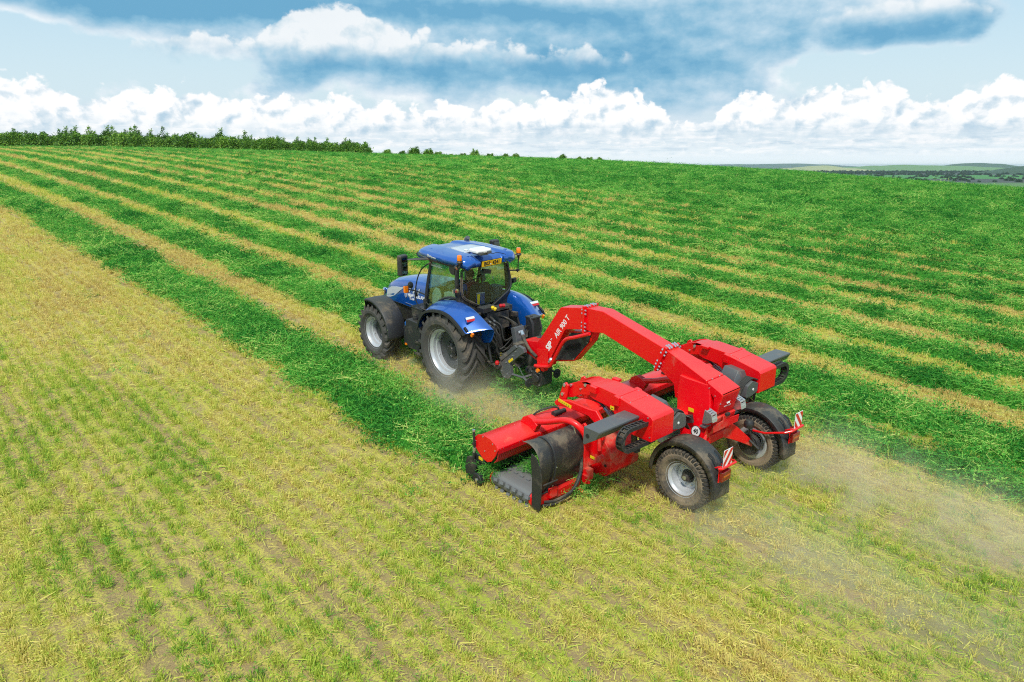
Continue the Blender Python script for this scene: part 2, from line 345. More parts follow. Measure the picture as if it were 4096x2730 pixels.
def scatter_object(name, baseV, baseF, pts, rot, scl, pick, tint, protos, mats, smooth=True):
    nb = len(baseV); V = np.concatenate([baseV, pts]) if nb else pts
    me = mesh_from(name, V, baseF if nb else [], mats, smooth and nb > 0)
    def at(nm, typ, prop, vals):
        a = me.attributes.new(nm, typ, 'POINT'); a.data.foreach_set(prop, np.ascontiguousarray(vals).ravel())
    n = len(pts)
    pad = lambda a, v=0: np.concatenate([np.full((nb,) + a.shape[1:], v, dtype=a.dtype), a])
    at('inst', 'FLOAT', 'value', pad(np.ones(n, np.float32))); at('tint', 'FLOAT', 'value', pad(tint.astype(np.float32), .4))
    at('pick', 'INT', 'value', pad(pick.astype(np.int32))); at('rot', 'FLOAT_VECTOR', 'vector', pad(rot.astype(np.float32)))
    at('scl', 'FLOAT_VECTOR', 'vector', pad(scl.astype(np.float32), 1))
    c = bpy.data.collections.new(name + '_kinds')
    for p in protos: c.objects.link(p)
    o = link(name, me); md = o.modifiers.new('scatter', 'NODES'); md.node_group = scatter_tree(name + '_scatter', c)
    o['kind'] = 'stuff'; return o
def vnoise(x, y, s, seed):
    """smooth value noise for placing things"""
    rg = np.random.default_rng(seed); T = rg.uniform(0, 1, (256, 256)); x = x * s + 1000; y = y * s + 1000
    xi, yi = np.floor(x).astype(int), np.floor(y).astype(int); fx, fy = x - xi, y - yi; fx = fx * fx * (3 - 2 * fx); fy = fy * fy * (3 - 2 * fy)
    g = lambda a, b: T[a % 256, b % 256]
    return (g(xi, yi) * (1 - fx) + g(xi + 1, yi) * fx) * (1 - fy) + (g(xi, yi + 1) * (1 - fx) + g(xi + 1, yi + 1) * fx) * fy

def sample_view(u0, u1, dens):
    """random ground points in the camera's field of view, between two distances"""
    n = int((.88 if u0 < 20 else .72) * (u1 * u1 - u0 * u0) * dens) ; n = max(n, 1)
    u = np.sqrt(RNG.uniform(u0 * u0, u1 * u1, n)); v = RNG.uniform(-1, 1, n) * np.where(u < 22, .90, .73) * u
    return CX + u * FH[0] + v * RH[0], CY + u * FH[1] + v * RH[1], u

def swath_profile(x, y, grow=0.0):
    """height of the lying crop over the ground, 0 where there is none"""
    x = np.asarray(x, float); y = np.asarray(y, float)
    lump = .55 + .55 * vnoise(x, y * 1.3, .8, 5) + .45 * vnoise(x, y, 2.4, 6)
    Hh = np.full(x.shape, .135) * lump
    Hh = np.where(y > 3.12 + wob(x, 50, .14) + (vnoise(x, 0 * y, 1.3, 8) - .5) * .34, 0, Hh)
    for i in range(len(_RW)):
        yc = np.interp(x, _RX, _RY[i]); d = np.abs(y - yc - wob(x, i, .07)); e = (_RW[i] + .05 + .0012 * np.clip(x, 0, 120)) * (np.interp(x, [-3, 6], [.36, 1.0]) if i == 2 else 1.0) * (np.interp(x, [-6, 14], [.92, 1.08]) if i > 2 else 1.0) * (1.0 if i < 13 else 1.6 * np.clip(vnoise(x, y * 0 + i, .12, 70 + i) - .42, 0, 1) / .45)
        e = e + (vnoise(x, y * .6 + i * 3, 1.5, 9) - .5) * .34 + (vnoise(x, y + i, 4.5, 10) - .5) * .16
        t = (d - e - grow) / .30
        Hh = Hh * np.sqrt(np.clip(t, 0, 1))
    # each bank is two swaths laid side by side, with a thin seam
    for yc, wd in ((2.25, .24), (-.55, .16), (-3.3, .20), (-5.9, .16), (-8.3, .14)): Hh = Hh * (1 - .9 * np.exp(-((y - yc - wob(x, 40, .10)) / wd) ** 2) * (vnoise(x, y * 0 + yc, .5, 12) > .42))
    hole = np.clip((vnoise(x * .7, y * 1.4, 2.1, 14) - .16) / .10, 0, 1); Hh = Hh * np.where(y > .6, hole, np.maximum(hole, .6))
    # picked up already: behind the pick-ups only the rows to the right of the machine remain
    gone = (x < -3.55 + .1 * wob(y, 11)) & (y > -3.15 - .12 * wob(x, 7))
    return np.where(gone, 0, Hh)
def build_alfalfa():
    am = plant_material('cut_alfalfa', ALF_STOPS, .55, .22)
    # the mat itself
    N = new_mat('alfalfa_mat'); P = N.new('ShaderNodeTexCoord').outputs['Object']
    st = N.noise(N.vm('MULTIPLY', P, (1.0, 1.6, 1.0)), 16, 6, .7); bg_ = N.noise(P, 1.7, 4, .6); hz = N.noise(P, 48, 3, .7)
    c = N.ramp(N.m('ADD', N.m('MULTIPLY', st, .75), N.m('ADD', N.m('MULTIPLY', bg_, .25), N.m('MULTIPLY', N.m('SUBTRACT', hz, .5), .35))), [(.30, (.009, .075, .009)), (.44, (.038, .23, .020)), (.58, (.11, .41, .036)), (.75, (.32, .56, .08))])
    setp(N, Base_Color=c, Roughness=.9); N.b.inputs['Specular IOR Level'].default_value = .1; bump(N, N.m('ADD', st, N.m('MULTIPLY', hz, .5)), .08, 1.0)
    # strips of mesh: view-aligned polar sheet, kept only where crop lies
    u = np.concatenate([np.arange(9, 45, .22), np.arange(45, 90, .40), np.arange(90, 215, .8)])
    sl = np.linspace(-.78, .78, 420)
    UU, SS = np.meshgrid(u, sl, indexing='ij'); VV = SS * UU
    X = CX + UU * FH[0] + VV * RH[0]; Y = CY + UU * FH[1] + VV * RH[1]
    Hh = swath_profile(X, Y); Z = ground_h(X, Y) + np.where(Hh > 0, Hh - .02, -.08)
    idx = np.arange(X.size).reshape(X.shape)
    F = np.stack([idx[:-1, :-1], idx[1:, :-1], idx[1:, 1:], idx[:-1, 1:]], -1).reshape(-1, 4)
    keep = (Hh.ravel()[F] > 0).any(1); F = F[keep]
    used = np.unique(F); rm = np.full(X.size, -1); rm[used] = np.arange(len(used))
    BV = np.stack([X, Y, Z], -1).reshape(-1, 3)[used]; BF = rm[F]
    # clumps on it
    PX, PY, SCL = [], [], []
    for u0, u1, d, s in ((9, 24, 34, 1.0), (24, 42, 24, 1.15), (42, 75, 15, 1.3), (75, 200, 5, 1.6)):
        x, y, uu = sample_view(u0, u1, d)
        hh = swath_profile(x, y, .10 * s + .0022 * np.clip(uu, 0, 120)); k = hh > .02
        PX.append(x[k]); PY.append(y[k]); SCL.append(np.full(k.sum(), s) * RNG.uniform(.75, 1.25, k.sum()))
    x = np.concatenate(PX); y = np.concatenate(PY); s = np.concatenate(SCL)
    # stray handfuls left on the stubble
    xs, ys, uu = sample_view(9, 45, .10); k = (swath_profile(xs, ys) <= 0) & (vnoise(xs, ys, .3, 77) > .60); xs, ys = xs[k], ys[k]
    x = np.concatenate([x, xs]); y = np.concatenate([y, ys]); s = np.concatenate([s, RNG.uniform(.4, .8, len(xs))])
    for (px, py, n, sp) in ((-9.3, 7.6, 26, .20), (-9.75, 7.35, 14, .2), (-10.3, 6.9, 12, .25), (-9.0, 8.3, 5, .2), (-8.6, 5.0, 8, .3)):
        xs = RNG.normal(px, sp, n); ys = RNG.normal(py, sp * .6, n); x = np.concatenate([x, xs]); y = np.concatenate([y, ys]); s = np.concatenate([s, RNG.uniform(.5, .8, n)])
    nb_ = len(x)
    bx_ = [(RNG.uniform(-4.72, -4.05, 130), RNG.uniform(.5, 2.28, 130), RNG.uniform(.22, .34, 130), .50), (RNG.uniform(-4.5, -4.02, 22), RNG.uniform(2.2, 2.42, 22), RNG.uniform(.22, .28, 22), .36), (RNG.uniform(-4.7, -4.0, 90), -RNG.uniform(.5, 2.7, 90), RNG.uniform(.22, .34, 90), .5),
           (RNG.normal(-3.72, .10, 70), RNG.uniform(.4, 3.0, 70), RNG.uniform(.05, .42, 70), .5), (RNG.normal(-3.72, .10, 50), -RNG.uniform(.4, 3.0, 50), RNG.uniform(.05, .42, 50), .5), (RNG.normal(-4.98, .10, 26), RNG.normal(2.0, .09, 26), RNG.uniform(.0, .26, 26), .55), (RNG.normal(-3.85, .06, 12), RNG.normal(2.9, .05, 12), RNG.uniform(.25, .45, 12), .4)]
    x = np.concatenate([x] + [q[0] for q in bx_]); y = np.concatenate([y] + [q[1] for q in bx_]); s = np.concatenate([s] + [np.full(len(q[0]), q[3]) for q in bx_]); zb_ = np.concatenate([q[2] for q in bx_])
    n = len(x); hh = swath_profile(x, y)
    # a few tall tussocks stand out of the mat further away
    uu, _ = view_uv(x, y); tall = (RNG.random(n) < np.where(uu > 60, .06, .04)) & (uu > 26)
    sz = np.minimum(s, 1.15) * np.where(tall, 1.7, 1.0) * np.where(uu > 60, .85, 1.0); z = ground_h(x, y) + np.maximum(hh - .06 * s, .0); z[nb_:] = zb_; tall[nb_:] = False
    scl = np.stack([s * np.where(tall, .9, 1.1), s * np.where(tall, .9, 1.1), sz * RNG.uniform(.8, 1.4, n)], -1)
    rot = np.stack([RNG.normal(0, .15, n), RNG.normal(0, .15, n), RNG.uniform(0, 6.28, n)], -1)
    tint = np.clip(.46 + .6 * (vnoise(x, y, 1.4, 21) - .5) + RNG.normal(0, .18, n) - tall * .45, 0, .92)
    protos = [proto_alfalfa(i, am) for i in range(8)]
    o = scatter_object('mown_alfalfa', BV, BF, np.stack([x, y, z], -1), rot, scl, RNG.integers(0, 8, n), tint, protos, [N.mat])
    tag(o, 'dark green cut alfalfa lying in long rows across the field', 'cut alfalfa', None, 'stuff')
def build_stubble():
    sm = plant_material('stubble', STUB_STOPS, .35, .2)
    PX, PY, S = [], [], []
    for u0, u1, d, s in ((5.5, 16, 85, .95), (16, 30, 50, 1.1), (30, 55, 18, 1.5), (55, 140, 4.0, 2.0)):
        x, y, uu = sample_view(u0, u1, d); hh = swath_profile(x, y); k = (hh < .03)
        # tractor and merger tyres flatten strips; drills leave rows
        thin = vnoise(x * .25, y * 1.0, 1.1, 31); k &= RNG.random(len(x)) < np.clip(.50 + .9 * thin, .3, 1.0) 
        for yc, wd in TRACKS: k &= RNG.random(len(x)) > .45 * np.exp(-((y - yc + .12 * (vnoise(x, y, 1.5, 3) - .5)) / (wd * .8)) ** 2)
        row = (np.round(y / .28) + .25) * .28 + RNG.normal(0, .030, len(y)) + .04 * np.sin(x * .5); y = np.where((uu < 45) & (RNG.random(len(y)) < .85), row, y)
        PX.append(x[k]); PY.append(y[k]); S.append(np.full(k.sum(), s) * RNG.uniform(.7, 1.25, k.sum()))
    x = np.concatenate(PX); y = np.concatenate(PY); s = np.concatenate(S); n = len(x)
    g = .62 * vnoise(x * .12, y, .60, 41) + .38 * vnoise(x * .35, y, 1.6, 42)
    strip = np.exp(-((y + 2.1) / .6) ** 2) + np.exp(-((y - .95) / .6) ** 2) + (y < -4.5)
    tint = np.clip(.13 + 1.0 * (g - .15) - .30 * np.clip(strip, 0, 1) + RNG.normal(0, .12, n), 0, .9)
    z = ground_h(x, y)
    scl = np.stack([s, s, s * RNG.uniform(.7, 1.2, n)], -1)
    rot = np.stack([RNG.normal(0, .12, n), RNG.normal(0, .12, n), RNG.uniform(0, 6.28, n)], -1)
    o = scatter_object('stubble', np.zeros((0, 3)), [], np.stack([x, y, z], -1), rot, scl, RNG.integers(0, 8, n), tint, [proto_stubble(i, sm) for i in range(8)], [])
    tag(o, 'short yellow green alfalfa stubble covering the picked field', 'stubble', None, 'stuff')
SKIP = os.environ.get('SKIP', '')
if 'veg' not in SKIP:
    build_alfalfa(); build_stubble()

# ================================================================ solid modelling kit
class MB:
    def __init__(s): s.V = []; s.F = []; s.MI = []
    def add(s, V, F, mi=0):
        n = len(s.V); s.V += [tuple(map(float, v)) for v in V]; s.F += [tuple(i + n for i in f) for f in F]; s.MI += [mi] * len(F); return s
    def box(s, c, d, rot=None, mi=0):
        V = [Vector((x * d[0] / 2, y * d[1] / 2, z * d[2] / 2)) for x in (-1, 1) for y in (-1, 1) for z in (-1, 1)]
        if rot is not None:
            M = Matrix.Rotation(rot[2], 3, 'Z') @ Matrix.Rotation(rot[1], 3, 'Y') @ Matrix.Rotation(rot[0], 3, 'X'); V = [M @ v for v in V]
        V = [v + Vector(c) for v in V]
        return s.add(V, [(0, 1, 3, 2), (4, 6, 7, 5), (0, 4, 5, 1), (2, 3, 7, 6), (0, 2, 6, 4), (1, 5, 7, 3)], mi)
    def prism(s, poly, a, b, axis='Y', mi=0):
        """poly: 2-D outline (X,Z for axis Y; Y,Z for X; X,Y for Z) pushed from a to b"""
        f = {'Y': lambda p, t: (p[0], t, p[1]), 'X': lambda p, t: (t, p[0], p[1]), 'Z': lambda p, t: (p[0], p[1], t)}[axis]
        n = len(poly); V = [f(p, a) for p in poly] + [f(p, b) for p in poly]
        F = [tuple(range(n))[::-1], tuple(range(n, 2 * n))] + [(i, (i + 1) % n, n + (i + 1) % n, n + i) for i in range(n)]
        return s.add(V, F, mi)
    def loft(s, rings, cap=True, closed=True, mi=0):
        n = len(rings[0]); V = [p for r in rings for p in r]; F = []
        for k in range(len(rings) - 1):
            for i in range(n if closed else n - 1):
                j = (i + 1) % n; F.append((k * n + i, k * n + j, (k + 1) * n + j, (k + 1) * n + i))
        if cap and closed: F += [tuple(range(n))[::-1], tuple(range((len(rings) - 1) * n, len(rings) * n))]
        return s.add(V, F, mi)
    def tube(s, pts, r, n=8, mi=0, cap=True, flat=1.0):
        P = [Vector(p) for p in pts]; rs = r if isinstance(r, (list, tuple)) else [r] * len(P); rings = []
        t0 = (P[1] - P[0]).normalized(); up = Vector((0, 0, 1)) if abs(t0.z) < .9 else Vector((1, 0, 0)); u = t0.cross(up).normalized()
        for i, p in enumerate(P):
            t = ((P[min(i + 1, len(P) - 1)] - P[i]).normalized() + (P[i] - P[max(i - 1, 0)]).normalized())
            t = t.normalized() if t.length > 1e-6 else t0
            u = (u - t * u.dot(t)).normalized(); w = t.cross(u)
            rings.append([p + (u * math.cos(a) + w * math.sin(a) * flat) * rs[i] for a in [2 * math.pi * k / n for k in range(n)]])
        return s.loft(rings, cap, True, mi)
    def cyl(s, p0, p1, r, n=16, mi=0, r1=None): return s.tube([p0, p1], [r, r if r1 is None else r1], n, mi)
    def lathe(s, prof, c, axis='Y', n=32, mi=0, closed=False, a0=0.0, a1=2 * math.pi):
        """prof: (radius, offset along axis)"""
        full = abs(a1 - a0 - 2 * math.pi) < 1e-6; m = n if full else n + 1; V = []
        for k in range(m):
            a = a0 + (a1 - a0) * k / n; ca, sa = math.cos(a), math.sin(a)
            for r, o in prof:
                V.append({'Y': (c[0] + r * ca, c[1] + o, c[2] + r * sa), 'Z': (c[0] + r * ca, c[1] + r * sa, c[2] + o), 'X': (c[0] + o, c[1] + r * ca, c[2] + r * sa)}[axis])
        q = len(prof); F = []
        for k in range(n):
            k2 = (k + 1) % m
            for i in range(q if closed else q - 1):
                j = (i + 1) % q; F.append((k * q + i, k * q + j, k2 * q + j, k2 * q + i))
        return s.add(V, F, mi)
    def grid(s, rows, mi=0):
        n = len(rows[0]); return s.add([p for r in rows for p in r], [(k * n + i, k * n + i + 1, (k + 1) * n + i + 1, (k + 1) * n + i) for k in range(len(rows) - 1) for i in range(n - 1)], mi)
    def bolt(s, p, d, r=.016, h=.014, mi=0):
        p = Vector(p); return s.cyl(p, p + Vector(d).normalized() * h, r, 6, mi)
    def sphere(s, c, r, n=12, mi=0, sz=1.0):
        prof = [(max(1e-4, r * math.sin(math.pi * k / n)), -r * sz * math.cos(math.pi * k / n)) for k in range(n + 1)]; return s.lathe(prof, c, 'Z', n + 4, mi)
    def mirror(s):
        s.V = [(x, -y, z) for x, y, z in s.V]; s.F = [f[::-1] for f in s.F]; return s
    def pieces(s):
        """split into loose pieces"""
        par = list(range(len(s.V)))
        def fd(i):
            while par[i] != i: par[i] = par[par[i]]; i = par[i]
            return i
        for f in s.F:
            for a in f[1:]: par[fd(a)] = fd(f[0])
        G = {}
        for k, f in enumerate(s.F): G.setdefault(fd(f[0]), []).append(k)
        out = []
        for ks in G.values():
            ids = sorted({i for k in ks for i in s.F[k]}); mp = {j: n for n, j in enumerate(ids)}
            q = MB(); q.V = [s.V[i] for i in ids]; q.F = [tuple(mp[i] for i in s.F[k]) for k in ks]; q.MI = [s.MI[k] for k in ks]; out.append(q)
        return out
    EACH = {'rim_lug', 'wheel_nut', 'bonnet_vent', 'hatch_clip', 'roof_rib', 'button', 'coupler_tip', 'bolt', 'pivot_pin', 'hood_end_plate', 'belt_cleat', 'chain_rung', 'hydraulic_hose', 'hose', 'fender_strap', 'receiver_foot', 'coupler_cap'}
    def build(s, name, mats, parent=None, bevel=0.0, seg=2, angle=32, solid=0.0, offset=-1, sub=0, label=None):
        if name in s.EACH:
            for q in s.pieces(): o = q._build(name, mats, parent, bevel, seg, angle, solid, offset, sub, label)
            return o
        return s._build(name, mats, parent, bevel, seg, angle, solid, offset, sub, label)
    def _build(s, name, mats, parent=None, bevel=0.0, seg=2, angle=32, solid=0.0, offset=-1, sub=0, label=None):
        mats = mats if isinstance(mats, (list, tuple)) else [mats]
        me = bpy.data.meshes.new(name); me.from_pydata(s.V, [], s.F)
        for m in mats: me.materials.append(m)
        me.polygons.foreach_set('material_index', s.MI); me.polygons.foreach_set('use_smooth', [True] * len(s.F)); me.update()
        import bmesh
        bm = bmesh.new(); bm.from_mesh(me); bmesh.ops.recalc_face_normals(bm, faces=bm.faces); bm.to_mesh(me); bm.free()
        o = link(name, me)
        if parent is not None:
            o.parent = parent; r = parent
            if parent.parent is None: o.location = -Vector(parent.location) if parent.type == 'EMPTY' else (0, 0, 0)
        if solid:
            md = o.modifiers.new('thickness', 'SOLIDIFY'); md.thickness = solid; md.offset = offset; md.use_even_offset = False
        if sub:
            md = o.modifiers.new('smooth', 'SUBSURF'); md.levels = sub; md.render_levels = sub
        if bevel:
            md = o.modifiers.new('edges', 'BEVEL'); md.width = bevel; md.segments = seg; md.limit_method = 'ANGLE'; md.angle_limit = R_(angle); md.harden_normals = True; md.use_clamp_overlap = True
        elif not sub: me.set_sharp_from_angle(angle=R_(angle))
        if label: o['label'] = label
        return o
def empty(name, loc, label, cat, group=None):
    o = bpy.data.objects.new(name, None); COL.objects.link(o); o.location = loc; o.empty_display_size = .3
    return tag(o, label, cat, group)
def arc(cx, cz, r, a0, a1, n): return [(cx + r * math.cos(R_(a0 + (a1 - a0) * i / n)), cz + r * math.sin(R_(a0 + (a1 - a0) * i / n))) for i in range(n + 1)]
def smooth_path(pts, n=6):
    """Catmull-Rom through the points, for hoses and bent tubes"""
    P = [Vector(p) for p in pts]; P = [P[0] * 2 - P[1]] + P + [P[-1] * 2 - P[-2]]; out = []
    for i in range(1, len(P) - 2):
        for k in range(n):
            t = k / n; a, b, c, d = P[i - 1], P[i], P[i + 1], P[i + 2]
            out.append(.5 * ((2 * b) + (c - a) * t + (2 * a - 5 * b + 4 * c - d) * t * t + (3 * b - a - 3 * c + d) * t ** 3))
    return out + [P[-2]]
def lettering(txt, size, origin, xdir, ydir, mat, parent, name='lettering', bold=0.0, align='CENTER', shear=0.0, sx=1.0):
    cu = bpy.data.curves.new('letters', 'FONT'); cu.body = txt; cu.size = size; cu.extrude = .0015; cu.offset = bold; cu.align_x = align; cu.align_y = 'CENTER'; cu.shear = shear; cu.resolution_u = 3
    t = bpy.data.objects.new('letters', cu); COL.objects.link(t); bpy.context.view_layer.update()
    dg = bpy.context.evaluated_depsgraph_get(); me = bpy.data.meshes.new_from_object(t.evaluated_get(dg))
    bpy.data.objects.remove(t); bpy.data.curves.remove(cu)
    X = Vector(xdir).normalized(); Yv = Vector(ydir); Yv = (Yv - X * Yv.dot(X)).normalized(); Z = X.cross(Yv); O = Vector(origin)
    for v in me.vertices: v.co = O + X * v.co.x * sx + Yv * v.co.y + Z * (v.co.z + .001)
    me.materials.clear(); me.materials.append(mat); me.name = name
    o = link(name, me)
    if parent is not None:
        o.parent = parent
        if parent.parent is None and parent.type == 'EMPTY': o.location = -Vector(parent.location)
    return o

# ---------------------------------------------------------------- materials of the machines
def dirt_mask(N, amount, scale=3.0):
    P = N.new('ShaderNodeTexCoord').outputs['Object']
    a = N.noise(P, scale, 5, .62); b = N.noise(P, scale * 9, 4, .7)
    return N.ss(N.m('ADD', a, N.m('MULTIPLY', b, .3)), .86 - amount, 1.02 - amount * .75), P
DUST = (.36, .27, .17)
FILM = {'red_paint': .75, 'blue_paint': .55, 'silver_rim': .2}
def paint(name, col, rough=.32, metal=0.0, coat=.6, dirt=.12, dmax=.55, var=.06, dscale=2.4):
    N = new_mat(name); f, P = dirt_mask(N, dirt, dscale)
    v = N.noise(P, 1.3, 3, .5)
    c = N.mix(v, tuple(x * (1 - var) for x in col), tuple(min(1, x * (1 + var)) for x in col))
    fine = N.noise(P, 60, 3, .7)
    f2 = N.m('MULTIPLY', f, N.m('ADD', .35, N.m('MULTIPLY', fine, .9)), clamp=True)
    c = N.mix(N.m('MULTIPLY', f2, dmax), c, DUST)
    nz = N.sep(N.new('ShaderNodeNewGeometry').outputs['Normal'])[2]
    film = N.m('MULTIPLY', N.ss(nz, .35, .95), N.m('ADD', N.m('MULTIPLY', N.noise(P, 2.1, 5, .62), .22), N.m('MULTIPLY', N.ss(N.noise(P, 75, 2, .6), .64, .74), .40)))      # settled dust and bits of chaff lie on what faces up
    c = N.mix(N.m('MULTIPLY', film, FILM.get(name, .6)), c, (.42, .36, .20))
    setp(N, Base_Color=c, Metallic=metal, Roughness=N.m('ADD', rough, N.m('ADD', N.m('MULTIPLY', f2, .45), N.m('MULTIPLY', film, .4))), Coat_Weight=N.m('SUBTRACT', coat, N.m('MULTIPLY', f2, coat)), Coat_Roughness=.08)
    return N.mat
def plain(name, col, rough=.5, metal=0.0, **kw):
    N = new_mat(name); P = N.new('ShaderNodeTexCoord').outputs['Object']; v = N.noise(P, 7, 4, .6)
    setp(N, Base_Color=N.mix(v, tuple(x * .88 for x in col), tuple(min(1, x * 1.10) for x in col)), Roughness=rough, Metallic=metal, **kw); return N.mat
M = {}
M['red'] = paint('red_paint', (.80, .0, .006), .34, 0, .22, .07, .35)
M['red_dusty'] = paint('red_paint_dusty', (.74, .002, .006), .42, 0, .05, .22, .60)
M['disc'] = paint('disc_grey', (.045, .047, .05), .5, 0, 0, .10, .3)
M['dark_red'] = paint('red_rubber', (.55, .004, .010), .45, 0, .2, .10, .4)
M['blue'] = paint('blue_paint', (.005, .095, .43), .20, .30, 1.0, .08, .28)
M['black'] = paint('black_plastic', (.022, .023, .026), .48, 0, .0, .16, .35)
M['black_dusty'] = paint('black_plastic_dusty', (.026, .026, .028), .40, 0, .0, .22, .45, .06, 2.2)
M['grey_dark'] = paint('anthracite_paint', (.085, .090, .096), .40, 0, .15, .20, .50, .06, 1.8)
M['rubber'] = paint('tyre_rubber', (.060, .056, .052), .8, 0, 0, .20, .45, .1, 1.8)
M['rubber_tan'] = paint('dusty_tyre_rubber', (.055, .050, .044), .9, 0, 0, .42, .80, .1, 1.5)
M['rubber_dark'] = paint('tread_rubber', (.030, .029, .028), .85, 0, 0, .22, .5, .1, 2.2)
M['rubber_clean'] = plain('rubber', (.018, .018, .018), .6)
M['silver'] = paint('silver_rim', (.52, .54, .57), .38, .35, .3, .16, .35)
M['zinc'] = plain('zinc', (.62, .64, .66), .35, .85)
M['chrome'] = plain('bright_steel', (.75, .76, .78), .2, 1.0)
M['white'] = plain('white_plastic', (.80, .80, .79), .4)
M['white_paint'] = plain('white_lettering', (.85, .85, .85), .5)
M['grey_light'] = plain('light_grey_paint', (.50, .53, .56), .35)
M['yellow'] = plain('yellow_sticker', (.80, .58, .01), .5)
M['plate_yellow'] = plain('yellow_plate', (.85, .50, .01), .4)
M['ink'] = plain('black_ink', (.015, .015, .015), .6)
M['hose'] = paint('hose_rubber', (.022, .021, .02), .55, 0, 0, .22, .5)
M['cabgrey'] = plain('cab_lining', (.17, .20, .19), .7)
M['fabric'] = plain('seat_fabric', (.040, .043, .041), .9)
def lens(name, col, rough=.15, emit=0.0):
    N = new_mat(name); setp(N, Base_Color=col, Roughness=rough, Coat_Weight=.6); return N.mat
M['amber'] = lens('amber_lens', (.95, .22, .005)); M['red_lens'] = lens('red_lens', (.55, .01, .01)); M['clear_lens'] = lens('clear_lens', (.75, .77, .78)); M['dark_red_lens'] = lens('dark_red_lens', (.22, .008, .008))
def glass(name, tint, refl=.10):
    N = new_mat(name); N.n.remove(N.b)
    tr = N.new('ShaderNodeBsdfTransparent'); tr.inputs[0].default_value = (*tint, 1)
    gl = N.new('ShaderNodeBsdfGlossy'); gl.inputs['Roughness'].default_value = .03; gl.inputs[0].default_value = (.9, .95, 1, 1)
    fr = N.new('ShaderNodeLayerWeight'); fr.inputs[0].default_value = .25
    mx = N.new('ShaderNodeMixShader'); N.l.new(N.m('ADD', N.m('MULTIPLY', fr.outputs['Fresnel'], .38), refl * .06), mx.inputs[0])
    N.l.new(tr.outputs[0], mx.inputs[1]); N.l.new(gl.outputs[0], mx.inputs[2]); N.l.new(mx.outputs[0], N.out.inputs[0]); return N.mat
M['glass_green'] = glass('green_tinted_glass', (.82, .95, .90), .16); M['glass_dark'] = glass('tinted_glass', (.80, .86, .84), .14); M['mirror'] = plain('mirror_glass', (.10, .12, .14), .06, 1.0)

